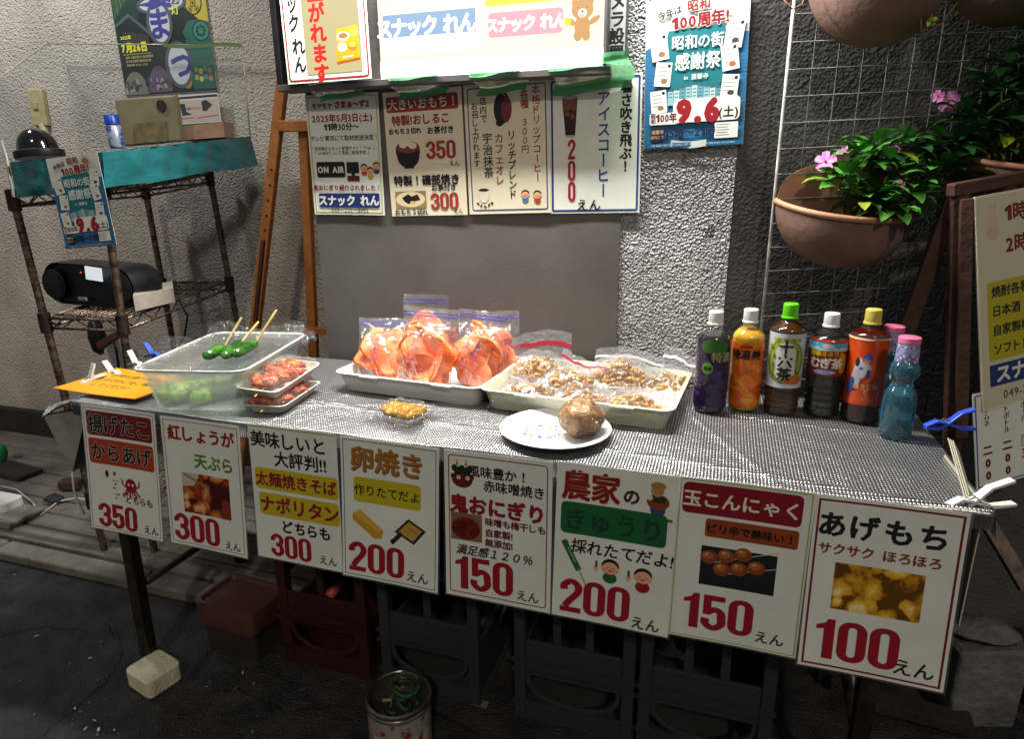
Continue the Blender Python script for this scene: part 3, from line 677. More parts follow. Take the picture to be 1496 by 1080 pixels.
# pavement of grooved concrete planks in front of the left wall
m = MB(); y0, y1, X0, X1 = .31, 1.05, -4.0, .12; n = 9; w = (y1-y0)/n
for i in range(n):
    g = .007
    m.box(((X0+X1)/2, y0+w*(i+.5), .021+.001*(i % 2)), (X1-X0, w-g, .042), MATS['old_concrete'])
m.box(((X0+X1)/2, (y0+y1)/2, .014), (X1-X0-.02, y1-y0-.02, .028), MATS['stone_dark'])
structure(m, 'pavement', bevel=.004)
m = MB(); x = -4.0
while x < .1:
    L = .6; m.box((x+L/2-.005, .272, .018), (L-.012, .066, .036), MATS['old_concrete']); x += L
structure(m, 'kerb', bevel=.008)
# walls
def wall(mb, name, label):
    return tag(mb.build(name), label, 'wall')
m = MB(); m.box((-1.95, 1.12, 1.5), (4.2, .14, 3.0), MATS['stucco_left']); o = wall(m, 'stucco_wall', 'rough beige stucco wall behind the wire rack and the big summer poster')
b = MB(); b.box((-2.2, 1.03, .10), (4.6, .035, .12), MATS['stone_dark']); b.build('plinth', o, bevel=.006)
m = MB(); m.box((.545, .80, 1.5), (.82, .54, 3.0), MATS['panel_grey']); wall(m, 'panel_wall', 'smooth grey wall panel behind the trays under the menu posters')
m = MB(); m.box((1.0775, .81, 1.5), (.245, .552, 3.0), MATS['stucco_column']); wall(m, 'column_wall', 'sparkling rough stucco column right of the lit sign')
st = mat('stain_dark', '2c2a26', .8); cw_ = o; rnd = random.Random(8); m = MB()
for k in range(26):
    q = at(1040+rnd.gauss(0, 9), 335+rnd.gauss(0, 8), y=.5335); r_ = rnd.uniform(.0008, .0032); m.poly([q+Vector((r_*rnd.uniform(.5, 1)*math.cos(j*.9), -.00008*k, r_*rnd.uniform(.5, 1.3)*math.sin(j*.9))) for j in range(7)], st)
m.build('stain', cw_, keep=1)
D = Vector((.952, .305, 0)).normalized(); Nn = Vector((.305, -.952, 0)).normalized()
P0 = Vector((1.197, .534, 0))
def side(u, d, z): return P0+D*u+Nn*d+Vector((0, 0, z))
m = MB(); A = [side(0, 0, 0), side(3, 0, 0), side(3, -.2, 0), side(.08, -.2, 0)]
m.loft([[q for q in A], [q+Vector((0, 0, 3.0)) for q in A]], MATS['stucco_side_shaded']); wall(m, 'side_wall', 'shaded stucco wall turning away behind the wire mesh and planters')

# ------------------------------------------------------------------ lit sign above the table
BX0, BX1, BZ0, BZ1, BY = .108, .912, 1.412, 2.15, .47
lit = thing('lit_sign', 'glowing white shop sign box with pink and blue name bands above the menu posters', 'lit sign', (.5, .53, 1.41))
m = MB()
m.box(((BX0+BX1)/2, .502, BZ0-.008), (BX1-BX0+.03, .052, .016), MATS['grey_frame']); m.box(((BX0+BX1)/2, .502, BZ1+.008), (BX1-BX0+.03, .052, .016), MATS['grey_frame'])
m.box((BX0-.008, .502, (BZ0+BZ1)/2), (.016, .052, BZ1-BZ0), MATS['black_plastic']); m.box((BX1+.004, .502, (BZ0+BZ1)/2), (.008, .052, BZ1-BZ0), MATS['grey_frame'])
m.box(((BX0+BX1)/2, .515, (BZ0+BZ1)/2), (BX1-BX0-.004, .024, BZ1-BZ0-.004), MATS['grey_frame'])
m.build('frame', lit, bevel=.002)
def glow(name, col, e):
    return mat(name, col, .5, emit=e)
E1 = 1.0
m = MB(); m.box(((.372+BX1)/2, .4995, (1.452+BZ1)/2), (BX1-.372-.004, .006, BZ1-1.452), glow('glow_panel', 'fbf4d4', 1.25)); m.build('lit_panel', lit)
m = MB(); m.box(((.372+BX1)/2, .4985, 1.433), (BX1-.372-.004, .006, .037), glow('glow_tube', 'fffbea', 10)); m.build('lit_edge', lit)
# the three sheets behind the pane, lit from behind
def lit_sheet(x0, x1, yy): 
    s = Sheet((x1-x0)*1000, 400); M = basis((x0, yy, 1.812), (x0+1, yy, 1.812), (x0, yy, 0)); return s, M
def lit_build(s, M):
    for pn, mb in s.parts.items():
        o = s.finish(pn, mb, lit); o.matrix_parent_inverse = wm(lit).inverted(); o.matrix_basis = M
lw_ = glow('glow_white', 'fffef8', 1.5)
s, M = lit_sheet(.372, .640, .4955)
s.rect(14, 262, 232, 54, glow('glow_blue', '8fb4dc', 1.0), 4); s.rect(6, 310, 258, 40, glow('glow_soft', 'fdfbf0', 1.6))
s.t('スナック れん', 122, 290, 44, lw_, b=.05, gap=-.12)
for k in range(9): s.line([(20+k*24, 216), (24+k*24, 226)], 2.2, 'c0b890')
lit_build(s, M)
s, M = lit_sheet(.640, .908, .4955)
s.rect(2, 0, 264, 262, glow('glow_yellow', 'f0e800', 1.0)); s.rect(0, 0, 1.6, 372, 'a09a88')
s.t('ソフトドリンク', 84, 214, 26, '6a6414', b=.0, gap=-.02)
s.rect(8, 276, 172, 50, glow('glow_pink', 'eeb0bc', 1.0), 9); s.t('スナック れん', 95, 301, 33, lw_, b=.05, gap=-.12)
go = glow('glow_bear', 'dfa458', .95)
for d in (-1, 1): s.ell(222+d*17, 270, 7, 7, go, p); s.ell(222+d*26, 306, 14, 6, go, p, d*-30); s.ell(222+d*9, 334, 9, 12, go, p)
s.ell(222, 284, 24, 20, go, p); s.ell(222, 316, 17, 22, go, p); s.ell(222, 291, 10, 9, glow('glow_muzzle', 'fff4dc', 1.1), p); s.ell(222, 288, 3, 2.2, '6a4020', p)
for d in (-1, 1): s.ell(222+d*10, 280, 2, 2, '6a4020', p)
s.line([(218, 295), (222, 298), (226, 295)], 1.4, '6a4020', p)
s.t('♪', 194, 262, 18, 'b8b070'); s.t('♪', 200, 330, 18, 'c8b8a0'); s.ell(190, 306, 8, 8, glow('glow_yellow', 'f0e800', 1.0), p)
lit_build(s, M)
# the white sheet with red lettering that hangs over the sign's left third
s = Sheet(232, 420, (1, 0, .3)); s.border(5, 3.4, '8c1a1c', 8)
s.rect(58, 16, 152, 386, glow('glow_cream', 'f0e0a0', .80), 4, part='printed_panel')  # backlight coming through the paper, put in as a glowing patch
s.t('スナック', 33, 222, 42, BLK, b=.02, v=True, sx=.8); s.t('れん', 40, 356, 40, BLK, b=.02, v=True, sx=.9)
s.t('召し上がれます', 98, 268, 45, 'b81a14', b=.045, v=True, gap=-.02)
s.shape([(148, 308), (204, 302), (206, 372), (142, 378)], 'c98a12', p); s.shape([(142, 378), (206, 372), (206, 378), (142, 385)], '8a4c10', p)
s.ell(164, 324, 17, 10, 'd8d2c2', p); s.ell(164, 323, 12, 6.5, '8a5a2a', p); s.ell(192, 318, 12, 8, '8aa04a', p); s.ell(160, 348, 12, 9, 'dcd8d0', p); s.ell(160, 344, 11, 6, 'eeece6', p); s.ell(188, 346, 12, 10, 'b0682a', p); s.ell(188, 343, 10, 6, 'c9a43a', p); s.line([(160, 370), (186, 367)], 3, 'd8d0c0', p)
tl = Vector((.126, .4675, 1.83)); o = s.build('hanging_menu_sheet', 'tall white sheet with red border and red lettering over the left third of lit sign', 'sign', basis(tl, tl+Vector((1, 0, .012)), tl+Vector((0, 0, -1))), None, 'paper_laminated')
s = Sheet(36, 620, thick=2); s.rect(.5, .5, 35, 619, 'a0a2a2', part='printed_panel'); s.t('防犯カメラ設置中'.replace('防犯', '').replace('中', ''), 18, 545, 34, BLK, b=.035, v=True, gap=-.02); 
tl = Vector((.917, .510, 1.432+.62)); s.build('camera_notice', 'narrow silver strip with vertical black lettering at the right edge of the lit sign', 'sign', basis(tl, tl+Vector((1, 0, 0)), tl+Vector((0, 0, -1))), None, mat('silver_strip', '9a9c9c', .35, metal=.6))
# silvery trim strip beside it
# green tape
gt = film('green_tape', (.20, .62, .30), .5, .22, 14, .25, .3, .6)
GT = 'green tape strips holding the menu posters'
for j, (px0, py0, px1, py1, lab) in enumerate(((456, 116, 530, 142, 'short twisted green tape strip above the ON AIR poster'), (574, 108, 652, 140, 'wide green tape strip above the cream soup poster'),
        (694, 102, 770, 134, 'green tape strip above the blue bordered coffee poster'), (808, 88, 924, 130, 'longest creased green tape strip above the iced coffee poster'))):
    a, b_ = at(px0, py0, y=.5), at(px1, py1, y=.515)
    m = MB(); m.grid(lambda u, v, a=a, b_=b_, j=j: (a.x+(b_.x-a.x)*u+.006*math.sin(9*v+j), (.474 if v < .25 else .474+.046*min(1, (v-.25)*2.2))+.0015*math.sin(9*u+j+3*v)-.004*(1-v), a.z+(b_.z-a.z)*v+.002*math.sin(7*u+j)+.012*(.5-u)*-1), 16, 10, gt)
    sh = [(a.x+(b_.x-a.x)*.4, a.z)]
    tag(m.build('green_tape', smooth=True), lab, 'tape', GT)
m = MB(); a = at(980, 204, y=.52); m.grid(lambda u, v: (a.x+.075*u, .5235+.002*math.sin(5*u), a.z-.014*v-.004*math.sin(3*u)), 8, 2, mat('white_tape', 'b8b8b4', .5)); tag(m.build('white_tape'), 'short white tape strip under the festival poster on the column', 'tape')

# ------------------------------------------------------------------ left wall fittings
sw = thing('wall_switch', 'cream switch plate with one small button on the left stucco wall', 'switch', (-1.44, 1.045, 1.46))
m = MB(); a = at(57, 157, y=1.04); R = Matrix.Rotation(math.radians(2), 3, 'Y'); m.box(a, (.078, .02, .135), mat('cream_plastic', 'b5a67c', .5, var=('9c8c62', 30, .4, .7)), R); m.build('plate', sw, bevel=.004)
m = MB(); m.box(a+Vector((-.002, -.013, .006)), (.026, .008, .026), MATS['cream_plastic'], R); m.build('button', sw, bevel=.002)
m = MB(); m.tube([a+Vector((.004, 0, -.06)), a+Vector((.012, .002, -.16))], .016, MATS['cream_plastic'], 10); m.build('conduit', sw, smooth=True)

# wire rack: measured at its four posts
def quad_posts(): pass
PT = {'A': (at(17, 280, y=.34), at(65, 465, y=.34)), 'B': (at(149, 262, y=.38), at(178, 468, y=.38)), 'C': (at(211, 270, y=.95), at(237, 413, y=.95)), 'D': (at(305, 250, y=.985), at(335, 410, y=.985))}
rack = thing('wire_rack', 'brown rusty wire shelving rack under the teal cover against the left wall', 'rack', (-.65, .66, .04))
FT = {}
for k_, (t_, b_) in PT.items():
    d = (b_-t_); ft = b_+d*((b_.z-.045)/(t_.z-b_.z)); FT[k_] = ft
    m = MB(); m.tube([t_+(t_-b_)*.02, ft], .011, MATS['chrome_wire'], 10)
    for q in range(1, 30):
        c_ = t_.lerp(ft, q/30); m.tube([c_+(t_-ft).normalized()*.0012, c_-(t_-ft).normalized()*.0012], .0118, MATS['dark_steel'], 10)
    m.build('post', rack, smooth=40)
def wire_shelf(P, name='shelf', nw=12):
    m = MB(); A, B, C, Dd = P
    for (a, b_) in ((A, B), (B, Dd), (Dd, C), (C, A)):
        lo = Vector((0, 0, -.03)); n = max(3, int((b_-a).length/.045))
        m.tube([a, b_], .0042, MATS['chrome_wire'], 6); m.tube([a+lo, b_+lo], .0042, MATS['chrome_wire'], 6)
        m.tube([a.lerp(b_, k/n)+lo*(k % 2) for k in range(n+1)], .0024, MATS['chrome_wire'], 5)
    for k in range(1, nw): m.tube([A.lerp(B, k/nw), C.lerp(Dd, k/nw)], .0022, MATS['chrome_wire'], 5)
    for k in (1, 2): m.tube([A.lerp(C, k/3)+Vector((0, 0, -.005)), B.lerp(Dd, k/3)+Vector((0, 0, -.005))], .0035, MATS['chrome_wire'], 5)
    m.build(name, rack, smooth=True)
    for q in P:
        c_ = MB(); c_.tube([q+Vector((0, 0, .016)), q+Vector((0, 0, -.042))], .0165, MATS['dark_steel'], 12); c_.build('collar', rack, smooth=40)
wire_shelf([PT[k_][1] for k_ in 'ABCD']); wire_shelf([PT[k_][0]+Vector((0, 0, -.01)) for k_ in 'ABCD']); wire_shelf([FT[k_].lerp(PT[k_][1], .25) for k_ in 'ABCD'])

# teal cover over the top shelf
teal = mat('teal_vinyl', '22666a', .26, coat=.5, var=('174c52', 6, .4, .7), bump=[(9, .5, 'n'), (28, .25, 'n')])
TA, TB, TD = (at(14, 237, y=.30), at(24, 288, y=.30)), (at(150, 222, y=.33), at(153, 276, y=.33)), (at(366, 199, y=.97), at(377, 241, y=.97))
TC = (TA[0]+TD[0]-TB[0]+Vector((.0, .0, 0)), TA[1]+TD[1]-TB[1])
cov = thing('vinyl_cover', 'shiny teal vinyl sheet wrapped over the top of the wire rack', 'cover', TA[1])
m = MB()
def face(P, Q, n, nm, seed):
    m = MB()
    nn = (Q[0]-P[0]).cross(Vector((0, 0, 1))).normalized()
    def fn(u, v):
        a = P[0].lerp(Q[0], u); b_ = P[1].lerp(Q[1], u); q = a.lerp(b_, v)
        fold = .004*math.sin(u*n*5+v*4+seed)+.006*mnoise.noise(Vector((u*n, v*3.0-u*n*.8, seed)))
        return q+nn*(fold*math.sin(math.pi*min(max(u, .0), 1)))+Vector((0, 0, -.0025*v*math.sin(u*n*1.3+seed)))
    m.grid(fn, 36, 10, teal); return m.build(nm, cov, smooth=True)
face(TA, TB, 4, 'end_flap', 1.0); face(TB, TD, 9, 'side_flap', 4.2)
m = MB(); m.poly([TA[0], TB[0], TD[0], TC[0]], teal); m.build('top_sheet', cov)
m = MB(); m.grid(lambda u, v: TD[0].lerp(TC[0], u).lerp(TD[1].lerp(TC[1], u), v)+Vector((.004*math.sin(7*u), 0, 0)), 10, 6, teal); m.build('end_flap', cov, smooth=True)
def ontop(px, py): # point of the cover's top under a pixel, on its plane
    n_ = (TB[0]-TA[0]).cross(TD[0]-TA[0]); d = fw+rt*((px-748)/FPX)+up*((540-py)/FPX); t = ((TA[0]-CAM).dot(n_))/d.dot(n_); return CAM+d*t
def topz(x, y):
    n_ = (TB[0]-TA[0]).cross(TD[0]-TA[0]); return TA[0].z-(n_.x*(x-TA[0].x)+n_.y*(y-TA[0].y))/n_.z

# things on the cover
def place_y(px, py, y): q = at(px, py, y=y); return Vector((q.x, y, topz(q.x, y)))
q = place_y(60, 232, .50); q.z = max(q.z, at(60, 232, y=.5).z)
dome = thing('dome_camera', 'black glossy dome camera with a flat rim at the left end of the teal cover', 'security camera', q)
blk = mat('gloss_black', '0c0a0a', .12, coat=.5)
m = MB(); m.T = Matrix.Translation(q) @ Matrix.Rotation(math.radians(-6), 4, 'Y'); m.lathe([(.0, .002), (.064, .002), (.066, .006), (.066, .022), (.056, .026), (.0, .026)], MATS['black_plastic'], 32); m.build('rim', dome, smooth=40)
m = MB(); m.T = Matrix.Translation(q) @ Matrix.Rotation(math.radians(-6), 4, 'Y'); m.lathe([(.054*math.cos(t*math.pi/20), .0265+.062*math.sin(t*math.pi/20)) for t in range(11)], blk, 32); m.build('dome', dome, smooth=True)
q = place_y(172, 214, .62); q.z = at(172, 214, y=.62).z-.004
can = thing('spray_can', 'slim blue and white spray can with a blue cap behind the teal cover', 'spray can', q)
m = MB(); m.T = Matrix.Translation(q) @ Matrix.Rotation(math.radians(-4), 4, 'Y'); m.lathe([(0, 0), (.02, 0), (.022, .004), (.022, .062), (.019, .066), (.0, .066)], mat('can_paint', '9ca2ae', .35, metal=.4, var=('2c3c86', 40, .5, .62)), 24); m.build('body', can, smooth=40)
m = MB(); m.T = Matrix.Translation(q) @ Matrix.Rotation(math.radians(-4), 4, 'Y'); m.lathe([(0, .068), (.021, .068), (.021, .092), (.018, .096), (0, .096)], mat('blue_cap', '14399a', .35), 24); m.build('cap', can, smooth=40)
# milky plastic box standing on its side
A_, B_, C_, D_ = [at(*w_, y=.80) for w_ in ((166, 144), (254, 138), (262, 206), (178, 214))]
bx = thing('plastic_case', 'milky plastic case with a round hole standing on the teal cover', 'case', (D_+C_)/2)
milk = mat('milky_plastic', '8f8668', .4, var=('7c7254', 8, .4, .7), trans=.25)
m = MB(); f_ = [A_, B_, C_, D_]; bk = [v+Vector((0, .025, 0)) for v in f_]; m.loft([f_, bk], milk); m.build('shell', bx, bevel=.006)
m = MB(); cc = at(236, 154, y=.797); m.lathe([(0, 0), (.018, 0), (.018, .003), (0, .003)], mat('hole_dark', '1c1612', .7), 20); o = m.build('hole', bx, world=False); o.matrix_parent_inverse = wm(bx).inverted(); o.matrix_basis = Matrix.Translation(cc) @ Matrix.Rotation(math.radians(90), 4, 'X')
m = MB(); g = [at(*w_, y=.797) for w_ in ((194, 180), (242, 176), (244, 206), (196, 210))]; m.loft([g, [v+Vector((0, .002, 0)) for v in g]], mat('case_contents', '5c5238', .6, var=('7a6a44', 30, .4, .6))); m.build('contents', bx)
# brochure hanging under the big poster
s = Sheet(150, 110, (0, 0, .4)); KB = 1.28; s.rect(2, 4, 146, 6, '2a2624'); s.rect(4, 14, 142, 58, 'c0aca0'); s.rect(2, 76, 146, 5, '3a3634'); s.rect(2, 84, 146, 10, '2a2624')
s.shape([(16, 22), (34, 22), (36, 44), (56, 52), (20, 54)], '1c2634', p); s.shape([(92, 20), (108, 16), (128, 30), (104, 46), (92, 44)], '2c2a2c', p); s.line([(8, 62), (60, 60)], 3, '9c5a4a'); s.line([(70, 62), (140, 58)], 3, '9c5a4a')
s.t('ご確認ください', 58, 36, 8, '4a4440', b=.02); s.t('先着順 ', 60, 36, 1, '4a4440') if False else None
q = at(254, 140, y=1.02); s.build('brochure', 'small pale brochure with dark shapes hanging below the summer poster', 'leaflet', basis(q, at(314, 135, y=1.02), at(260, 186, y=1.02)) @ Matrix.Diagonal((KB, 1, KB, 1)), None, 'paper_plain')
m = MB(); g = [at(*w_, y=.9) for w_ in ((262, 184), (326, 178), (328, 200), (262, 205))]; m.loft([g, [v+Vector((0, .05, 0)) for v in g]], mat('cardboard', '9c7a62', .8, var=('86644c', 20, .4, .7))); tag(m.build('cardboard_box'), 'flat brown cardboard box lying on the teal cover by the wall', 'box')
# clear guard around the rack top
ac = film('clear_acrylic', (.93, .95, .95), .93, .05, 3, .05, .15, .05)
edge = mat('acrylic_edge', 'a9aca6', .2, var=('8c8f8a', 20, .4, .6))
gd = thing('acrylic_guard', 'clear acrylic guard standing around the top of the teal covered rack', 'guard', TA[0])
k1, k2_, k3 = at(70, 63, y=.99), at(354, 66, y=.99), at(366, 202, y=.99); k4 = k3+(k1-k2_)
f1_, f2_, f3_ = at(-6, 116, y=.32), at(-2, 142, y=.32), at(6, 225, y=.32)
m = MB(); m.poly([k1, k2_, k3, k4], ac); m.build('back_pane', gd)
m = MB(); m.poly([k1, k4, f3_, f1_], ac); m.build('side_pane', gd)
for a, b_ in ((k1, k2_), (k2_, k3), (k1, f1_)):
    m = MB(); m.tube([a, b_], .0022, edge, 6); m.build('edge', gd, smooth=True)
m = MB(); m.tube([at(2, 205, y=.31), at(10, 232, y=.31), at(20, 288, y=.29)], .004, edge, 8); m.build('edge', gd, smooth=True)
m = MB(); m.grid(lambda u, v: (k1.lerp(k2_, .62+.38*u))+Vector((0, -.004, -.012*v-.004*math.sin(6*u)+.004)), 12, 2, mat('tape_olive', '55683a', .5)); m.build('tape', gd)
# radio
rd = thing('radio_cassette', 'black rounded boombox with a small glowing screen on the wire rack', 'radio', (-.7, .5, .8))
yR = .50; c0 = at(143, 415, y=yR); wR = (at(221, 415, y=yR)-at(65, 415, y=yR)).length; hR = (at(140, 384, y=yR)-at(140, 446, y=yR)).length
m = MB(); th = math.radians(1.5)
L = [Vector((q.x, -.0, q.y)) for q in rrect(wR*.84, hR*.96, hR*.46, 0, 8)]
prof = [(-.02, .90), (-.035, .97), (.0, 1.0), (.05, 1.0), (.08, .93)]
m.T = Matrix.Translation(c0) @ Matrix.Rotation(th, 4, 'Y')
m.loft([[Vector((v.x*k_, y_, v.z*k_)) for v in L] for y_, k_ in prof], MATS['black_plastic']); m.build('body', rd, smooth=40)
for px in (94, 188):
    m = MB(); m.T = Matrix.Translation(c0+Vector(((px-143)/156*wR, -.036, 0))) @ Matrix.Rotation(math.radians(90), 4, 'X'); m.lathe([(0, .003), (hR*.28, .004), (hR*.34, .002), (hR*.34, 0)], mat('speaker_cloth', '0a0a0b', .9, bump=[(900, .4, 'n')]), 28); m.build('speaker', rd, smooth=40)
q = at(137, 400, y=yR-.038); m = MB(); m.box(q, (.062, .004, .040), glow('screen_glow', 'e6ecf2', .85), Matrix.Rotation(math.radians(5), 3, 'Y')); m.build('screen', rd)
q = at(118, 398, y=yR-.038); m = MB(); m.blob(q, .0025, glow('red_led', 'e0404a', 1.5), 5, 0); m.build('lamp', rd)
q = at(121, 437, y=yR-.038); m = MB(); m.box(q, (.034, .008, .012), mat('dull_silver', '8a8a84', .4, metal=.5)); m.build('button', rd, bevel=.003)
# white box behind it
m = MB(); g = [at(*w_, z=.80) for w_ in ((198, 456), (262, 440), (246, 420), (185, 428))]; g = [Vector((v.x, v.y, .805)) for v in g]; g = [at(198, 455, y=.42), at(256, 441, y=.62), at(256, 441, y=.62)+Vector((-.12, .12, 0)), at(198, 455, y=.42)+Vector((-.12, .12, 0))]
m.loft([g, [v+Vector((0, 0, .045)) for v in g]], mat('box_white', 'a89f90', .7, var=('8c8272', 14, .4, .7))); tag(m.build('carton'), 'open pale carton on the wire shelf right of the radio', 'carton')
# power cables of the rack
m = MB(); m.tube([at(240, 436, y=.8), at(262, 440, y=.8), at(274, 462, y=.8), at(270, 490, y=.8), at(262, 505, y=.8)], .0035, MATS['black_rubber'], 8); tag(m.build('power_cable', smooth=True), 'thin black cable hanging behind the carton on the wire rack', 'cable')
pl = thing('socket_plug', 'dark plug and adapter hanging on the wall under the rack shelf', 'plug', at(150, 500, y=.95))
m = MB(); m.blob(at(142, 492, y=.95), (.035, .03, .07), MATS['black_plastic'], 8, .2); m.build('adapter', pl, smooth=True)
m = MB(); m.bar(at(146, 506, y=.93), at(170, 490, y=.93), .03, .03, mat('rust_brown', '4a2a1c', .7)); m.build('holder', pl, bevel=.004)
m = MB(); m.tube([at(164, 496, y=.92), at(170, 512, y=.92), at(174, 540, y=.92)], .005, MATS['black_rubber'], 8); m.build('cord', pl, smooth=True)

# ------------------------------------------------------------------ easel between rack and lit sign
we = MATS['wood_easel']
es = thing('wooden_easel', 'tall light brown wooden easel with peg holes between the rack and the grey panel', 'easel', at(370, 500, y=.80))
a, b_ = at(413, 118, y=.78), at(374, 470, y=.78); ft = b_+(b_-a)*((b_.z-.045)/(a.z-b_.z))
m = MB(); m.bar(a, ft, .034, .022, we, side=(1, 0, 0)); m.build('leg', es, bevel=.003)
for k in range(11):
    m = MB(); q = a.lerp(b_, .34+k*.062); q = q+Vector((.004, -.0105, 0)); m.lathe([(0, 0), (.0042, 0), (.0042, .002), (0, .002)], mat('peg_hole', '1c0f08', .8), 10); o = m.build('peg_hole', es, world=False); o.matrix_parent_inverse = wm(es).inverted(); o.matrix_basis = Matrix.Translation(q) @ Matrix.Rotation(math.radians(90), 4, 'X')
m = MB(); m.bar(at(408, 184, y=.77), at(452, 184, y=.77), .032, .02, we, side=(0, 0, 1)); m.build('crossbar', es, bevel=.003)
a, b_ = at(444, 190, y=.79), at(457, 480, y=.79); ft = b_+(b_-a)*((b_.z-.045)/(a.z-b_.z))
m = MB(); m.bar(a, ft, .030, .022, we, side=(1, 0, 0)); m.build('leg', es, bevel=.003)
m = MB(); m.bar(at(446, 483, y=.765), at(492, 483, y=.765), .022, .03, we, side=(0, 0, 1)); m.build('ledge', es, bevel=.003)
m = MB(); m.bar(at(385, 350, y=.765), at(373, 470, y=.765), .012, .014, MATS['wood_dark'], side=(1, 0, 0)); m.build('slide', es, bevel=.002)
s = Sheet(300, 420, thick=4); s.rect(3, 3, 294, 414, 'b8a890', part='printed_panel'); s.rect(3, 3, 294, 110, 'a86a2a', part='printed_panel')
for j, tx in enumerate(('３０分', '日本酒', '梅酒', '焼酎', 'ビール')): s.t(tx, 70, 150+j*34, 26, BLK, b=.03)
s.rect(6, 324, 288, 40, '3a5a2a'); s.rect(6, 366, 288, 46, 'b89a8a'); s.ell(40, 390, 26, 18, 'a8643a', p)
q = at(462, 250, y=.83); s.build('easel_board', 'price board on the wooden easel mostly hidden behind the grey panel', 'board', basis(q, q+Vector((1, .12, 0)), q+Vector((0, 0, -1))), None, 'paper_warm')

# ------------------------------------------------------------------ table and its foil cover
def foil_mat():
    m = mat('foil_quilt', 'b4b4b6', .29, metal=.85)
    t = NT(m); tc = t.n('ShaderNodeTexCoord'); sx = t.n('ShaderNodeSeparateXYZ'); t.l(tc.outputs['Object'], sx.inputs[0]); hs = []
    for k in (0, 1):
        a = t.n('ShaderNodeMath', operation='MULTIPLY'); a.inputs[1].default_value = math.pi/(.0056, .0078)[k]; t.l(sx.outputs[k], a.inputs[0])
        b = t.n('ShaderNodeMath', operation='SINE'); t.l(a.outputs[0], b.inputs[0]); c = t.n('ShaderNodeMath', operation='POWER'); c.inputs[1].default_value = 2; t.l(b.outputs[0], c.inputs[0]); hs.append(c)
    pr = t.n('ShaderNodeMath', operation='MULTIPLY'); t.l(hs[0].outputs[0], pr.inputs[0]); t.l(hs[1].outputs[0], pr.inputs[1])
    nz = t.n('ShaderNodeTexNoise'); nz.inputs['Scale'].default_value = 8; nz.inputs['Detail'].default_value = 8; t.l(tc.outputs['Object'], nz.inputs['Vector'])
    b1 = t.n('ShaderNodeBump'); b1.inputs['Strength'].default_value = .34; b1.inputs['Distance'].default_value = .03; t.l(nz.outputs['Fac'], b1.inputs['Height'])
    b2 = t.n('ShaderNodeBump'); b2.inputs['Strength'].default_value = .6; b2.inputs['Distance'].default_value = .002; t.l(pr.outputs[0], b2.inputs['Height']); t.l(b1.outputs[0], b2.inputs['Normal'])
    t.l(b2.outputs[0], t.b.inputs['Normal'])
    cr = t.n('ShaderNodeValToRGB'); cr.color_ramp.elements[0].color = (.17, .17, .175, 1); cr.color_ramp.elements[1].color = (.88, .88, .89, 1); cr.color_ramp.elements[0].position = .05; cr.color_ramp.elements[1].position = .5
    t.l(pr.outputs[0], cr.inputs[0]); t.l(cr.outputs[0], t.b.inputs['Base Color'])
    return m
foil = foil_mat()
tb = thing('folding_table', 'long folding table with dark square legs under the silver foil', 'table', (.7, .25, 0))
m = MB(); m.box((.695, .257, .681), (1.785, .47, .030), mat('table_board', '4a3c30', .6, var=('3a2e24', 12, .4, .7))); m.build('tabletop', tb, bevel=.003)
ds = MATS['dark_steel']
for a, b_ in (((-.131, .03, .664), (-.113, .005, .046)), ((-.168, .42, .664), (-.174, .42, .044)), ((1.482, .03, .664), (1.482, .03, .002)), ((1.50, .45, .664), (1.50, .45, .002))):
    m = MB(); m.bar(a, b_, .029, .029, ds, side=(1, 0, 0)); m.build('leg', tb, bevel=.003)
    q = Vector(b_); m = MB(); m.tube([q+Vector((0, 0, .016)), q+Vector((0, 0, -.001))], .0195, MATS['black_rubber'], 12) ; m.build('foot', tb, smooth=40)
for a, b_ in ((at(214, 850, y=.03), at(345, 763, y=.415)), ((1.482, .03, .22), (1.50, .45, .22)), ((-.15, .12, .62), (1.49, .12, .62)), ((-.15, .40, .62), (1.49, .40, .62))):
    m = MB(); m.tube([a, b_], .0095, ds, 10); m.build('brace', tb, smooth=True)
def tz(x, y):
    f = 0
    for a, b_, c_, wd, h_ in ((.12, 1, -.205, .006, .0030), (.9, .45, -1.18, .005, .0024), (-.35, 1, -.02, .007, .0022), (1, .08, -1.02, .004, .0026), (1, -.3, -.30, .005, .0020), (.2, 1, -.60, .006, .0022), (1, .25, -.66, .004, .0018)):
        f += h_*math.exp(-((a*x+b_*y+c_+.004*math.sin(9*x+7*y))/wd)**2)
    return .6990+f+.0012*math.sin(x*17+y*9)+.0016*mnoise.noise(Vector((x*7, y*9, .3)))
fc = thing('foil_cover', 'quilted silver insulation sheet covering the folding table', 'table cover', (.7, .25, .69))
m = MB(); m.grid(lambda u, v: (-.205+1.807*u, .008+.492*v, tz(-.205+1.807*u, .008+.492*v)), 300, 90, foil)
m.grid(lambda u, v: (-.205+1.807*u, .008-.001*v+.0012*math.sin(40*u)*v+.0014*v*math.sin(17*u), tz(-.205+1.807*u, .008)-.03*v), 300, 3, foil, flip=True)
m.grid(lambda u, v: (1.602+.008*v+.004*math.sin(20*u), .008+.492*u, tz(1.602, .008+.492*u)-.045*v), 24, 3, foil)
m.build('sheet', fc, smooth=True)
m = MB(); EL = [at(60, 606, y=-.01), at(86, 586, y=.10)]
def flap(u, v):
    a = Vector((-.205, .008+.30*v, tz(-.205, .008+.30*v))); b_ = EL[0].lerp(EL[1], v) if v < .5 else EL[0].lerp(EL[1], .5).lerp(Vector((-.26, .31, .69)), (v-.5)*2)
    q = a.lerp(b_, u); q.z += .006*math.sin(u*5+v*7)*u; return q
m.grid(flap, 14, 14, foil); m.build('end_flap', fc, smooth=True)
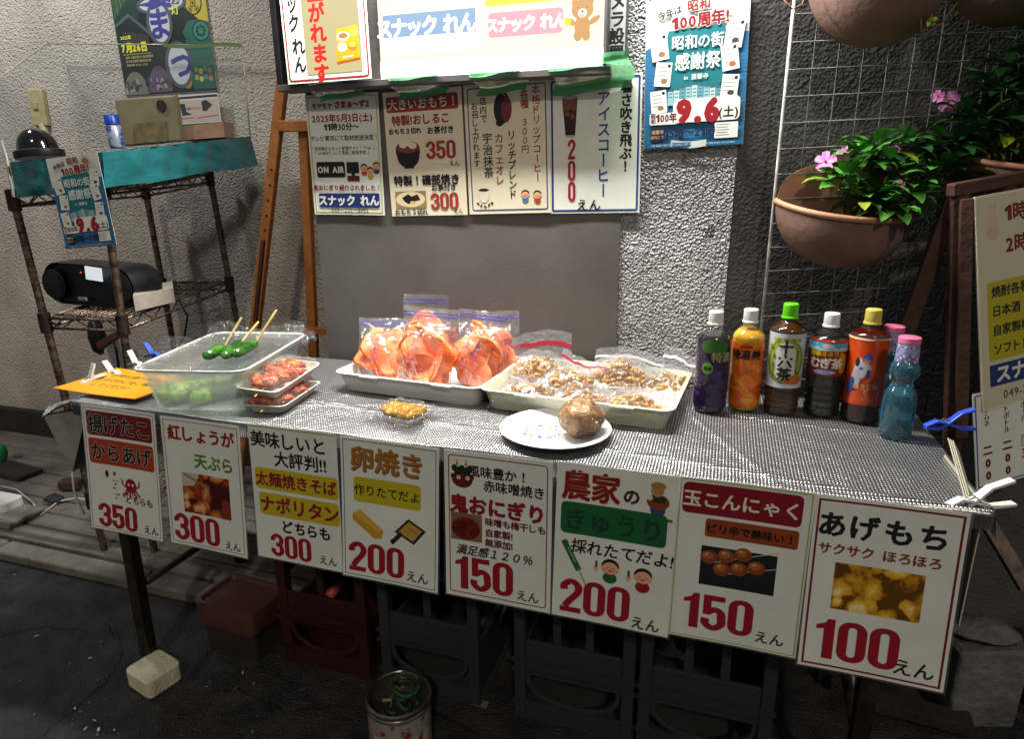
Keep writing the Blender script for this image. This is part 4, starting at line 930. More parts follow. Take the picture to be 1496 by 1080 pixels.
fb = mat('foil_back', '9a9a90', .5, var=('6e7468', 10, .4, .7))
m = MB(); t0, t1, t2 = EL[0]+Vector((.0, .004, -.003)), Vector((-.175, .012, .668)), at(106, 690, y=.03); m.add([t0, t1, t2, t0+Vector((.02, .05, .0)), t1+Vector((0, .05, 0)), t2+Vector((.01, .03, .01))], [(0, 1, 2), (3, 5, 4), (0, 2, 5, 3), (0, 3, 4, 1)], fb); m.build('hanging_corner', fc)
m = MB(); m.loft([rrect(.098, .088, .014, z_) for z_ in (0, .004, .042, .048)], mat('foam_white', 'd2cdb0', .85, var=('b4ae8c', 14, .35, .7), bump=[(120, .3, 'n')]))
fbk = tag(m.build('foam_block', bevel=.004), 'yellowed white foam block under the front left table leg', 'block'); fbk.location = (-.058, -.035, 0); fbk.rotation_euler = (0, 0, math.radians(-14))

# ------------------------------------------------------------------ clips
def clip(col, p, ang, tilt, label, nm='clip', L=.075):
    t = thing('spring_clip', label, 'clip', p, 0, 'spring clips gripping the foil')
    t.rotation_euler = Euler((0, tilt, ang))
    c = mat('clip_'+col, col, .35, coat=.2)
    for s_ in (-1, 1):
        m = MB(); pts = [(-.012, 0, s_*.002), (.008, 0, s_*.008), (.022, 0, s_*.002), (.036, 0, s_*-.006), (.052, 0, s_*-.016), (L, 0, s_*-.020)]
        n = len(pts)
        for i in range(n-1): 
            a, b_ = Vector(pts[i]), Vector(pts[i+1]); e = (b_-a).normalized()*.002; m.bar(a-e, b_+e, .016-.001*abs(i-2), .005, c, side=(0, 1, 0))
        m.build('jaw', t, world=False, bevel=.0015)
    m = MB(); m.tube([(.024+.009*math.cos(k*.5), (k-12)*.0006, .009*math.sin(k*.5)) for k in range(25)], .0009, MATS['tin'], 5); m.build('spring', t, world=False, smooth=True)
clip('3452c8', at(1362, 622, z=.715), math.radians(12), math.radians(-12), 'bright blue spring clip at the right end of the table beside the soda bottles')
clip('c9c9c6', at(1396, 738, z=.700), math.radians(18), math.radians(-14), 'white spring clip at the front right corner of the foil', L=.085)
clip('3258b4', at(232, 522, z=.715), math.radians(168), math.radians(-14), 'blue spring clip at the left end of the foil behind the tub', L=.058)
clip('c9c9c6', at(205, 536, z=.712), math.radians(160), math.radians(-16), 'white spring clip with a dark mark left of the tub', L=.058)
clip('d0d0cc', at(172, 548, z=.708), math.radians(165), math.radians(-8), 'flat white spring clip behind the orange card', L=.058)
clip('bdbdb8', at(120, 566, z=.70), math.radians(80), math.radians(-35), 'white spring clip standing up at the left tip of the orange card', L=.058)
# cards clipped edge-on to the right end
pl_ = mat('paper_edge', 'b5b19c', .6)
a, b_ = at(1384, 640, z=.735), at(1412, 740, z=.70)
m = MB()
for k in range(3):
    o_ = Vector((.004*k, 0, -.002*k)); m.loft([[a+o_, b_+o_, b_+o_+Vector((.012, 0, -.02)), a+o_+Vector((.012, 0, -.02))], [a+o_+Vector((.002, 0, 0)), b_+o_+Vector((.002, 0, 0)), b_+o_+Vector((.014, 0, -.02)), a+o_+Vector((.014, 0, -.02))]], pl_)
m.box((a+b_)/2+Vector((.012, 0, -.12)), (.002, (a-b_).y, .21), pl_)
tag(m.build('hanging_cards'), 'pale laminated cards seen edge-on at the right end of the table', 'card')

# ------------------------------------------------------------------ orange card
s = Sheet(262, 172, (3, -4, .5)); s.k = 0
s.rect(2, 2, 258, 168, 'd08c10', 2)
for j, tx in enumerate(('お持ち帰り用は', 'こちらのかごをご確認', 'してください')): s.t(tx, 118, 46+j*34, 22, '3a4a12', b=.02, gap=-.05)
s.line([(182, 50), (226, 46), (228, 76), (184, 80)], 4, '4a5a18', p, True); s.line([(205, 48), (207, 78)], 3, '4a5a18', p)
TLc, BLc, BRc = Vector((-.300, .218, .716)), Vector((-.286, .045, .709)), Vector((-.024, .034, .708))
s.build('orange_card', 'orange laminated card with green lettering at the left end of the table', 'card', basis(TLc, TLc+(BRc-BLc), BLc), None, mat('paper_orange', 'c98a18', .35, coat=.3))

# ------------------------------------------------------------------ cucumber tub
pp = film('polypropylene', (.95, .99, .96), .75, .18, 20, .12, .28, .36)
wrap = film('cling_wrap', (1, 1, 1), .30, .09, 46, 1.0, .46, .07)
A0 = math.radians(13); tub = thing('plastic_tub', 'large milky plastic tub of water and cucumbers covered with cling film', 'tub', (.092, .185, .700), A0)
tw, td, thh = .205, .305, .098
m = MB(); m.loft([rrect(tw, td, .03, .003), rrect(tw+.03, td+.035, .03, thh), rrect(tw+.046, td+.052, .034, thh), rrect(tw+.046, td+.052, .034, thh-.008)], pp, caps=(True, False)); m.build('shell', tub, world=False, smooth=35)
m = MB(); m.tube(rrect(tw+.046, td+.052, .034, thh), .0028, mat('tub_rim', 'd6dad6', .35, trans=.2), 6, closed=True); m.build('rim', tub, world=False, smooth=True)
m = MB(); m.poly(rrect(tw+.012, td+.014, .03, .046), film('water', (.86, .94, .90), .78, .03, 14, .25, .3, .05)); m.build('water', tub, world=False)
m = MB()
def wr(u, v):
    x, y = (u-.5)*(tw+.05), (v-.5)*(td+.06)
    e = min(u, 1-u, v, 1-v); z = thh+.003-.012*max(0, min(1, e*6))+.007*mnoise.noise(Vector((x*30, y*14, 2.2)))+.0035*mnoise.noise(Vector((x*90, y*38, 7)))
    if v > .88: z += .022*(v-.88)/.12*(1+.5*math.sin(u*9)); y -= .02*(v-.88)/.12
    return (x, y, z)
m.grid(wr, 70, 80, wrap); m.build('cling_film', tub, world=False, smooth=True)
cuc = mat('cucumber_skin', '1c5a14', .25, coat=.4, var=('6c9a2c', 26, .42, .72), bump=[(160, .2, 'n')])
cuc2 = mat('cucumber_pale', '6c9c14', .35, coat=.3, var=('c8d64a', 40, .44, .62))
def cucumber(c, L, r, ang, mt, mtip=None, n=14):
    m = MB(); R = Matrix.Rotation(ang, 4, 'Z'); c = Vector(c); pts = []; rad = []
    for k in range(n+1):
        t_ = k/n; pts.append(c+R @ Vector((L*(t_-.5), .006*math.sin(t_*3), 0))); rad.append(max(.0015, r*(1-abs(2*t_-1)**4)**.5*(.94+.08*math.sin(t_*5))))
    m.tube(pts, rad, mt, 14); return m
for j, (x, y, L, ang) in enumerate(((-.062, -.076, .15, 40), (-.034, -.080, .15, 58), (.012, -.078, .15, 66), (.066, -.045, .18, 50), (.02, .03, .17, 100))):
    o = cucumber((x, y, .024+.004*(j % 2)), L, .020 if j < 3 else .018, math.radians(ang), cuc2 if j < 3 else cuc)
    o.T = None; b_ = o.build('cucumber', smooth=True); b_.matrix_basis = Matrix.Translation(tub.location) @ rotz(A0)
    tag(b_, ['stubby pale cucumber nearest the left corner inside the milky tub', 'pale cucumber second from the left inside the milky tub', 'pale striped cucumber end-on in the middle of the milky tub', 'dark green cucumber at the right side of the milky tub', 'long cucumber lying deep at the back of the milky tub'][j], 'cucumber', 'cucumbers in the tub')
stick_m = mat('bamboo', 'd0bd80', .6, var=('b8a266', 30, .4, .6)); cdk = mat('cucumber_dark', '17480f', .2, coat=.6, var=('3f7a1e', 22, .45, .7))
for j, (c0_, c1_, s1_, lab) in enumerate((((297, 522), (330, 507), (353, 464), 'left skewered cucumber lying on the tub film'), ((326, 522), (354, 500), (378, 470), 'middle dark skewered cucumber lying on the tub film'), ((340, 519), (376, 500), (404, 453), 'right skewered cucumber with the longest stick on the tub film'))):
    za = .812; a, b_ = at(*c0_, z=za), at(*c1_, z=za+.006); d = (b_-a).normalized(); tp = at(*s1_, y=b_.y+.03)
    sk = thing('cucumber_skewer', lab, 'skewer', a, 0, 'cucumbers on sticks')
    m = MB(); n = 12; pts = [a.lerp(b_, k/n) for k in range(n+1)]; m.tube(pts, [max(.002, .0128*(1-abs(2*k/n-1)**3.6)**.5) for k in range(n+1)], cdk, 14); m.build('cucumber', sk, smooth=True)
    m = MB(); m.bar(a.lerp(b_, .9), tp, .0055, .0035, stick_m); m.build('stick', sk, bevel=.001)
m = MB(); q = at(415, 492, z=.79)
m.grid(lambda u, v: q+Vector((-.04+.10*u, -.04+.10*v, .014*mnoise.noise(Vector((u*5, v*5, 1)))+.03*math.sin(u*3)*v-.02*u)), 24, 20, wrap); tag(m.build('crumpled_wrap', smooth=True), 'crumpled clear plastic wrap bunched at the right rim of the cucumber tub', 'plastic wrap')
m = MB(); q = at(250, 515, z=.72); m.blob(q+Vector((-.02, .04, .01)), (.05, .03, .025), film('bag_film', (.97, .98, 1), .6, .08, 45, .8, .4, .05), 10, .3); tag(m.build('plastic_bag', smooth=True), 'small clear plastic bag behind the cucumber tub beside the blue clip', 'bag')

# ------------------------------------------------------------------ red ginger packs
foamw = mat('foam_tray', 'e0dacc', .6, bump=[(200, .1, 'n')]); rg = mat('red_ginger', 'c8380e', .35, coat=.3, var=('ee8a3a', 75, .40, .62), bump=[(170, .5, 'n')], sss=.1)
lid = film('clear_lid', (1, 1, 1), .35, .08, 30, .5, .45, .07)
def pack(c, rz, tilt, label, seed, dims=(.098, .178)):
    random.seed(seed); w, d = dims
    t = thing('ginger_pack', label, 'food pack', c, 0, 'packs of red ginger fritters'); t.rotation_euler = Euler((tilt, tilt*.5, rz))
    m = MB(); m.loft([rrect(w*.76, d*.82, .012, .0), rrect(w, d, .014, .022), rrect(w+.006, d+.006, .015, .022), rrect(w+.002, d+.002, .014, .019)], foamw, caps=(True, False)); m.loft([rrect(w*.76, d*.82, .012, .0015), rrect(w*.98, d*.98, .014, .0215)], foamw, caps=(True, False)); m.build('tray', t, world=False, smooth=35)
    for k in range(14):
        m = MB(); m.blob(((random.random()-.5)*w*.55, (k/13-.5)*d*.74, .020+.010*random.random()), (.024, .011, .009), rg, 8, .4, R=Matrix.Rotation(random.uniform(-.8, .8), 3, 'Z'), freq=2.5); m.build('fritter', t, world=False, smooth=True)
    m = MB(); m.loft([rrect(w, d, .014, .0225), rrect(w*.94, d*.96, .014, .034), rrect(w*.86, d*.9, .014, .038)], lid, caps=(False, True)); m.build('lid', t, world=False, smooth=35)
    m = MB(); m.tube([(w*.05, -d*.5-.014, .012), (w*.02, d*.05, .026)], .0016, stick_m, 6); m.build('pick', t, world=False)
pack((.268, .142, .7015), math.radians(8), 0, 'lower of the two stacked packs of red ginger fritters beside the tub', 3)
pack((.262, .148, .742), math.radians(3), math.radians(5), 'upper of the two stacked packs of red ginger fritters beside the tub', 8)
random.seed(5)

# ------------------------------------------------------------------ omelette pack
t = thing('omelette_pack', 'clear film wrapped pack of yellow rolled omelette at the front of the table', 'food pack', (.578, .122, .701), math.radians(-14))
m = MB(); m.loft([rrect(.088, .07, .012, 0), rrect(.118, .094, .016, .020), rrect(.126, .102, .018, .021), rrect(.124, .1, .018, .017)], lid, caps=(True, False)); m.build('tray', t, world=False, smooth=35)
eg = mat('omelette', 'd08c10', .4, coat=.2, var=('e6b430', 55, .4, .65), bump=[(120, .4, 'n')])
for k in range(5):
    m = MB(); m.blob((-.034+.017*k, .002*(-1)**k, .017), (.0085, .032, .012), eg, 8, .18); m.build('slice', t, world=False, smooth=True)
m = MB(); m.grid(lambda u, v: ((u-.5)*.134*(1+.02*math.sin(v*21)), (v-.5)*.110*(1+.02*math.sin(u*23)), .031-.012*(abs(2*u-1)**4+abs(2*v-1)**4)+.008*mnoise.noise(Vector((u*7, v*7, 3)))+.004*mnoise.noise(Vector((u*19, v*19, 5)))), 40, 34, film('food_wrap', (1, 1, 1), .40, .10, 60, 1.0, .45, .02)); m.build('cling_film', t, world=False, smooth=True)

# ------------------------------------------------------------------ trays
traym = mat('tray_white', 'd2d2ce', .3, coat=.25, var=('c6c6c0', 8, .4, .7)); trayc = mat('tray_cream', 'c8c8b0', .3, coat=.25, var=('bcbca2', 8, .4, .7))
def tray(c, w, d, h, rz, mt, label):
    t = thing('food_tray', label, 'tray', c, rz)
    m = MB(); m.loft([rrect(w-.026, d-.026, .02, 0), rrect(w-.004, d-.004, .024, h-.004), rrect(w+.010, d+.010, .028, h-.003), rrect(w+.012, d+.012, .028, h), rrect(w-.004, d-.004, .024, h+.0005), rrect(w-.010, d-.010, .022, h-.004), rrect(w-.034, d-.034, .018, .004)], mt, caps=(True, True)); m.build('body', t, world=False, smooth=32)
    for x in (-.2, .22):
        m = MB(); m.box((x*w*1.2, -d/2-.0065, h-.003), (.05, .004, .005), mt); m.build('grip', t, world=False, bevel=.0015)
    return t
tray((.533, .372, .7015), .372, .275, .046, math.radians(-4), traym, 'white rectangular food tray holding bags of orange prawn crackers')
tray((.925, .352, .7015), .405, .29, .046, math.radians(-4), trayc, 'cream rectangular food tray holding bags of brown fried snacks')
bagf = film('zip_bag', (.99, .98, .99), .74, .14, 26, .45, .34, .08)
zipb, zipr, zipc = mat('zip_blue', '3a3a9c', .4), mat('zip_red', '9c1c34', .4), film('zip_clear', (.9, .9, .93), .4, .2, 60, .3, .4, .25)
ck = mat('cracker', 'ea6a30', .65, var=('f2a474', 18, .42, .68), bump=[(140, .25, 'n'), (300, .2, 'n')], sss=.35, spec=.2)
def cracker_bag(c, w, h, T, lean, yaw, label, seed, n=7):
    random.seed(seed); t = thing('cracker_bag', label, 'bag', c, 0, 'bags of orange prawn crackers'); t.rotation_euler = Euler((lean, 0, yaw))
    hb = h*.80
    def th(u, v): return T*(max(0, math.sin(math.pi*u))**.45)*(max(0, math.sin(math.pi*min(1, (v*h)/hb*.94+.06)))**.6 if v*h < hb else 0)
    for sgn, nm in ((-1, 'front_film'), (1, 'back_film')):
        m = MB(); m.grid(lambda u, v: ((u-.5)*w*(1-.05*math.sin(math.pi*v)), sgn*(th(u, v)/2+.0004)+.004*mnoise.noise(Vector((u*7, v*7, seed+sgn)))+.006*math.sin(u*4+seed)*max(0, v-.8)*5, v*h), 26, 30, bagf); m.build(nm, t, world=False, smooth=True)
    for z in (.885, .925):
        m = MB(); m.grid(lambda u, v: ((u-.5)*w*.985, -.0018+.004*mnoise.noise(Vector((u*7, z*7, seed-1)))+.006*math.sin(u*4+seed)*(z-.8)*5, h*(z+.011*v)), 16, 1, zipb); m.build('zip', t, world=False)
    for k in range(n):
        r = random.uniform(.034, .043)*w/.12; zc = .034+(hb-.074)*(k/(n-1)); xc = (random.random()-.5)*(w-1.75*r); yc = T*(.30*(k % 3-1))*.5
        R = Euler((math.pi/2+random.uniform(-.45, .45), random.uniform(-.35, .35), random.uniform(-.5, .5))).to_matrix(); m = MB(); off = Vector((seed*3+k, 1, 2)); ph = random.random()*6
        for s_ in (-1, 1):
            def fn(u, v, s_=s_):
                a = 2*math.pi*u; rr_ = r*v*(1+.10*math.sin(3*a+ph)+.04*math.sin(7*a+k)); x_, y_ = rr_*math.cos(a), rr_*math.sin(a); e = 1-v**5
                z_ = .016*(x_/r)**2*(1 if k % 2 else -1)*.6+.006*mnoise.noise(Vector((x_*22, y_*22, k))+off)*v+.005*v*math.sin(3*a+ph)
                q = R @ Vector((x_, y_, z_+s_*(.0022*e)))+Vector((xc, yc, zc)); q.y = max(-T*.46, min(T*.46, q.y)); return q
            m.grid(fn, 32, 9, ck, flip=s_ < 0)
        m.build('cracker', t, world=False, smooth=True)
    m = MB()
    for k in range(5): 
        a0_ = random.random()*6; cx, cz = (random.random()-.5)*w*.4, h*(.25+.1*k*.7); rr_ = random.uniform(.006, .011)
        m.tube([(cx+rr_*math.cos(a0_+j*.6), -T/2-.0022, cz+rr_*math.sin(a0_+j*.6)) for j in range(8)], .0007, zipb, 4)
    m.build('printed_pattern', t, world=False)
cracker_bag((.538, .300, .712), .150, .188, .072, math.radians(-18), math.radians(-6), 'tallest bag of orange crackers at the front middle of the white tray', 11, 12)
cracker_bag((.425, .325, .712), .145, .160, .075, math.radians(-30), math.radians(16), 'bag of orange crackers slumped at the left end of the white tray', 12, 11)
cracker_bag((.650, .345, .712), .145, .178, .075, math.radians(-16), math.radians(-14), 'bag of orange crackers at the right end of the white tray', 13, 11)
cracker_bag((.490, .420, .712), .12, .195, .05, math.radians(-10), math.radians(8), 'bag of orange crackers at the back of the white tray', 14, 7)
cracker_bag((.690, .425, .712), .11, .165, .045, math.radians(-22), math.radians(24), 'bag of orange crackers tucked in the back right corner of the white tray', 15, 6)
kr = mat('fried_snack', 'a86c26', .35, coat=.35, var=('d6a854', 70, .38, .62), bump=[(150, .6, 'n')])
def snack_bag(px, py, z, w, d, hh, yaw, zc, label, seed, flapz, n=60):
    random.seed(seed); c = Vector((px, py, z)); t = thing('snack_bag', label, 'bag', c, yaw, 'bags of brown fried snacks')
    m = MB()
    for k in range(int(n*1.9)):
        a, rr_ = random.random()*6.283, random.random()**.5; x, y = rr_*math.cos(a)*w*.40, rr_*math.sin(a)*d*.38
        top = hh*(1-rr_**2*.75); m.blob((x, y, .006+random.random()*top), (random.uniform(.005, .0078), random.uniform(.0042, .006), random.uniform(.0042, .006)), kr, 5, .25, R=Euler((random.random()*3, random.random()*3, 0)).to_matrix())
    o = m.build('snack_heap', t, world=False, smooth=True); o['kind'] = 'stuff'
    def fl(u, v):
        x, y = (u-.5)*w, (v-.5)*d; e = max(0, 1-(abs(2*u-1)**2.4))*max(0, 1-(abs(2*v-1)**2.4)); z_ = .003+(hh+.014)*e**.6+.007*mnoise.noise(Vector((u*6, v*6, seed)))+.003*mnoise.noise(Vector((u*15, v*15, seed)))
        return (x, y, z_)
    m = MB(); m.grid(fl, 30, 28, bagf); m.build('film', t, world=False, smooth=True)
    def fp(u, v): return ((u-.5)*w*1.02, d*.5+.022*v+.005*math.sin(u*5+seed), .004+flapz*v+.006*mnoise.noise(Vector((u*6, seed, v)))+.010*math.sin(u*4+seed)*v)
    m = MB(); m.grid(fp, 20, 4, zipc); m.build('seal_flap', t, world=False, smooth=True)
    m = MB(); m.grid(lambda u, v: Vector(fp(u, .60+.11*v))+Vector((0, -.0012, .0012)), 20, 1, zc); m.build('zip', t, world=False)
zw = mat('zip_white', 'b8b8bc', .4)
snack_bag(.800, .285, .708, .150, .135, .034, math.radians(4), zw, 'bag of brown snacks at the front left of the cream tray', 21, .030, 90)
snack_bag(.925, .275, .709, .135, .13, .030, math.radians(-8), zw, 'bag of brown snacks at the front middle of the cream tray', 22, .03, 80)
snack_bag(1.035, .268, .708, .140, .13, .036, math.radians(-16), zw, 'bag of brown snacks at the front right corner of the cream tray', 23, .02, 90)
snack_bag(.790, .415, .722, .150, .13, .048, math.radians(12), zr_ if False else zipr, 'bag of brown snacks at the back left of the cream tray', 24, .085, 90)
snack_bag(.985, .405, .722, .165, .14, .054, math.radians(-6), zw, 'fullest bag of brown snacks at the back middle of the cream tray', 25, .055, 95)
snack_bag(.885, .345, .732, .130, .12, .028, math.radians(-14), zipr, 'bag of brown snacks with a red seal lying across the others', 27, .045, 60)
snack_bag(1.095, .415, .722, .11, .13, .034, math.radians(-20), zw, 'half empty bag of brown snacks at the back right of the cream tray', 26, .06, 24)
random.seed(9)

# ------------------------------------------------------------------ plate and rice ball
pc = Vector((.905, .122, .7005)); t = thing('party_plate', 'round white plate with a purple and yellow flower print', 'plate', pc)
pwm = mat('plate_white', 'dcdee2', .25, coat=.3)
m = MB(); m.lathe([(0, 0), (.062, 0), (.072, .003), (.098, .014), (.108, .0165), (.108, .018), (.098, .0165), (.072, .006), (.064, .0035), (0, .0032)], pwm, 56); m.build('dish', t, world=False, smooth=40)
m = MB()
for k in range(26):
    a = k*.2417; r = .034+.004*math.sin(k*2.1); col = ['6a4a9c', 'c9b84a', '8a78c2', 'b89acb'][k % 4]; q = Vector((-.028+r*math.cos(a)*1.0, .004+r*math.sin(a), .0037+.00005*k)); rr_ = .0028+.002*((k*7) % 3)/2
    m.poly([q+Vector((rr_*math.cos(j*.7854), rr_*math.sin(j*.7854), 0)) for j in range(8)], ink(col))
for k in range(20):
    a = k*.314; q = Vector((-.028+.021*math.cos(a), .004+.021*math.sin(a), .0038)); m.poly([q+Vector((.0022*math.cos(j*1.257), .0022*math.sin(j*1.257), 0)) for j in range(5)], ink('b8a0cc'))
m.build('printed_pattern', t, world=False, keep=1)
q = Vector((.955, .128, .7045)); t = thing('rice_ball', 'round brown grilled rice ball in cling film on the white plate', 'rice ball', q)
rbm = mat('grilled_rice', 'cc9a58', .5, coat=.2, var=('5a2c10', 17, .40, .62, 8), bump=[(130, .4, 'n')])
m = MB(); m.blob((0, 0, .036), (.044, .042, .035), rbm, 18, .08, freq=2.2); m.build('rice', t, world=False, smooth=True)
m = MB(); m.blob((0, 0, .037), (.0465, .0445, .037), film('tight_wrap', (1, 1, 1), .35, .10, 60, 1.0, .40, .05), 20, .06); m.build('cling_film', t, world=False, smooth=True)

# ------------------------------------------------------------------ drinks
def cyl_text(txt, size, c, ang, z, r, col, b=.02, v=False, gap=0, sx=1, k=0):
    m = MB(); gl, _ = glyphs(txt, size, b, sx, v, gap); mt = ink(col, .35)
    for i, (ox, oy) in enumerate(shifts(b)):
        for vs, fs in gl:
            P = []
            for x, y in vs:
                a = ang+(x+ox*size)/r; q = r+.0003+.0002*k+.000008*i; P.append((q*math.cos(a), q*math.sin(a), z+y+oy*size))
            m.add(P, fs, mt)
    return m
def cyl_patch(m, pts, r, mt, k=0):  # pts = (angle, z) polygon on a cylinder
    m.add([((r+.0002+.00012*k)*math.cos(a), (r+.0002+.00012*k)*math.sin(a), z) for a, z in pts], [tuple(range(len(pts)))], mt)
def cyl_ell(m, a0, z0, ra, rz_, r, mt, k=0, n=14):
    # fan of narrow strips so the patch follows the curve
    N = 10; 
    for i in range(N):
        x0, x1 = -1+2*i/N, -1+2*(i+1)/N; h0, h1 = math.sqrt(max(0, 1-x0*x0)), math.sqrt(max(0, 1-x1*x1))
        cyl_patch(m, [(a0+ra*x0, z0-rz_*h0), (a0+ra*x1, z0-rz_*h1), (a0+ra*x1, z0+rz_*h1), (a0+ra*x0, z0+rz_*h0)], r, mt, k)
CLEAR = film('pet_clear', (.92, .93, .92), .7, .05, 30, .1, .35, .03)
FRONT = math.radians(-105)
def facing(x, y): return math.atan2(CAM.y-y, CAM.x-x)
def bottle(x, y, R, H, body, capc, label_z, label_m, label, shape='round', fill=None, neck=.72, waist=0):
    t = thing('pet_bottle', label, 'bottle', (x, y, .7005), 0, 'plastic drink bottles in a row on the foil')
    def rad(z):
        f = z/H
        if f < .03: return R*(.86+4.6*f)
        if f < neck: return R*(1-(waist*math.sin(math.pi*(f-.03)/(neck-.03)) if waist else 0))+(.0006*math.sin(z*420) if f < .30 else 0)
        if f < .86: 
            q = (f-neck)/(.86-neck); return .0135+(R-.0135)*(.5+.5*math.cos(math.pi*q))**.85
        return .0135
    n = 70; zs = [H*.885*i/n for i in range(n+1)]; zf = (fill or .80)*H
    m = MB(); m.lathe([(0, .001)]+[(rad(z)-.0006, z+.001) for z in zs if z <= zf]+[(0, zf+.001)], body, 36); m.build('drink', t, world=False, smooth=40)
    m = MB(); m.lathe([(rad(z)+.0004, z) for z in zs], CLEAR, 36); m.build('shell', t, world=False, smooth=40)
    lb = None
    if label_z:
        z0, z1 = label_z; m = MB(); k_ = 24
        m.lathe([(rad(z0+(z1-z0)*i/k_)+.0010, z0+(z1-z0)*i/k_) for i in range(k_+1)], label_m, 40); lb = m.build('label', t, world=False, smooth=40)
    m = MB(); z = H*.885; m.lathe([(.0138, z-.004), (.0165, z-.003), (.0165, z), (.0145, z+.0008), (.0148, z+.002), (.0148, H-.002), (.0135, H), (0, H)], capc, 30, wob=lambda a, zz: 1+.012*(math.sin(a*24) > 0)*(zz > z+.001)); m.build('cap', t, world=False, smooth=30)
    return t, lb, facing(x, y), rad
capw = mat('cap_white', 'd6d6d2', .35)
# grape
lab = mat('label_grape', '160a26', .25, coat=.4, var=('241240', 55, .45, .62))
t, lb, F, rad = bottle(1.185, .362, .0325, .2155, mat('grape_drink', '0c0618', .12, coat=.6), capw, (.012, .160), lab, 'dark purple grape drink bottle with a green disc and white cap, first in the row', fill=.775)
m = MB(); cyl_ell(m, F+.1, .147, .9, .016, .0338, ink('2c5a1c')); cyl_ell(m, F-.28, .100, .36, .0125, .0336, ink('5a8c22'), 2)
for k in range(16): cyl_ell(m, F-1.1+2.3*((k*7) % 16)/16, .030+.085*((k*5) % 16)/16, .30, .0100, .0334, ink(['1a0e2e', '2a1846', '120a20', '33205a'][k % 4]), -.6+k*.04)
m.build('printed_pattern', lb, world=False, keep=1)
cyl_text('特', .022, None, F+.22, .125, .0336, '8a8a5a', .03, k=3).build('lettering', lb, world=False, keep=1); cyl_text('濃', .022, None, F+.86, .125, .0336, '8a8a5a', .03, k=3).build('lettering', lb, world=False, keep=1); cyl_text('濃縮', .009, None, F-.28, .100, .0338, '1c3a10', .03, k=4).build('lettering', lb, world=False, keep=1)
# orange
lab = mat('label_orange', 'c2420c', .22, coat=.4, var=('e08a1c', 34, .42, .66))
t, lb, F, rad = bottle(1.254, .396, .0325, .217, mat('orange_drink', 'e0a81c', .15, coat=.6, sss=.2), capw, (.010, .150), lab, 'orange drink bottle with an orange fruit label and white cap', fill=.80)
m = MB(); cyl_ell(m, F, .066, .9, .034, .0334, ink('c8500e'), -.5); cyl_ell(m, F+.1, .060, .55, .022, .0334, ink('d8741a'), 0); cyl_ell(m, F+.25, .030, .45, .010, .0334, ink('d89a24'), .5); cyl_ell(m, F+.05, .088, .14, .004, .0334, ink('5a6a1c'), 1.5)
for k in range(14): cyl_ell(m, F-1+2*((k*5) % 14)/14, .02+.07*((k*9) % 14)/14, .05, .0018, .0334, ink('e8b850'), 2)
m.build('printed_pattern', lb, world=False, keep=1)
for ch, dx in (('特', -.72), ('濃', -.12), ('美', .55)): cyl_text(ch, .021, None, F+dx, .126, .0336, '2a1208', .035, k=3).build('lettering', lb, world=False, keep=1)
cyl_text('ASAHI', .0075, None, F-.1, .143, .0336, '14100c', .05, k=3).build('lettering', lb, world=False, keep=1)
# green label tea
lab = mat('label_tea', 'b4b6bc', .25, coat=.4, var=('a6aab2', 20, .4, .7))
brown = mat('tea_brown', '6a3a08', .06, trans=.75, ior=1.33, coat=.4)
t, lb, F, rad = bottle(1.329, .392, .0345, .233, brown, mat('cap_green', '5cc010', .35), (.062, .176), lab, 'brown tea bottle with a white and green leaf label and bright green cap', fill=.86, neck=.76)
m = MB(); cyl_ell(m, F, .118, 1.15, .047, .0357, ink('6a7c1c'), -.6); cyl_ell(m, F, .121, .95, .043, .0357, ink('8a9a34'), -.2); cyl_ell(m, F, .118, .66, .042, .0357, ink('b9bab0'), .4); cyl_ell(m, F+.55, .080, .55, .010, .0357, ink('a8582a'), .8)
for k in range(18): cyl_ell(m, F-1.2+2.4*((k*7) % 18)/18, .082+.074*((k*11) % 18)/18 if abs(((k*7) % 18)-9) > 5 else .163, .13, .004, .0357, ink(['4c6218', 'a0ac4a', '7a8a22'][k % 3]), 1.2)
m.build('printed_pattern', lb, world=False, keep=1)
cyl_text('十六茶', .029, None, F, .1205, .0362, '14120e', .03, v=True, gap=-.02, k=3).build('lettering', lb, world=False, keep=1)
cyl_text('カラダおいしく', .0068, None, F+.62, .120, .0362, '2c2a20', .02, v=True, k=3).build('lettering', lb, world=False, keep=1); cyl_text('健康十六素材ブレンド', .0052, None, F-.6, .108, .0362, '2c3a10', .02, v=True, k=3).build('lettering', lb, world=False, keep=1)
# barley tea
lab = mat('label_barley', '8a2c0c', .25, coat=.4, var=('6a1608', 30, .4, .65))
t, lb, F, rad = bottle(1.409, .402, .0355, .2155, mat('barley_drink', '0e0604', .08, coat=.6), capw, (.092, .166), lab, 'dark barley tea bottle with a red and light blue label and white cap', fill=.80, neck=.74)
m = MB(); N = 40
for k in range(N): 
    a0_, a1_ = F-1.6+3.2*k/N, F-1.6+3.2*(k+1)/N; w_ = .0025*math.sin(k*1.1)
    cyl_patch(m, [(a0_, .151+w_), (a1_, .151+.0025*math.sin((k+1)*1.1)), (a1_, .160), (a0_, .160)], .0368, ink('2c9cc0'), .5)
    cyl_patch(m, [(a0_, .144), (a1_, .144), (a1_, .152), (a0_, .152)], .0368, ink('9fb4b8'), 0)
cyl_ell(m, F, .154, .33, .0045, .0368, ink('c9b8b4'), 1.6); cyl_ell(m, F-.05, .100, .5, .0055, .0368, ink('8a86b8'), 1); cyl_ell(m, F+.9, .118, .3, .02, .0368, ink('a8781c'), 0)
m.build('printed_pattern', lb, world=False, keep=1)
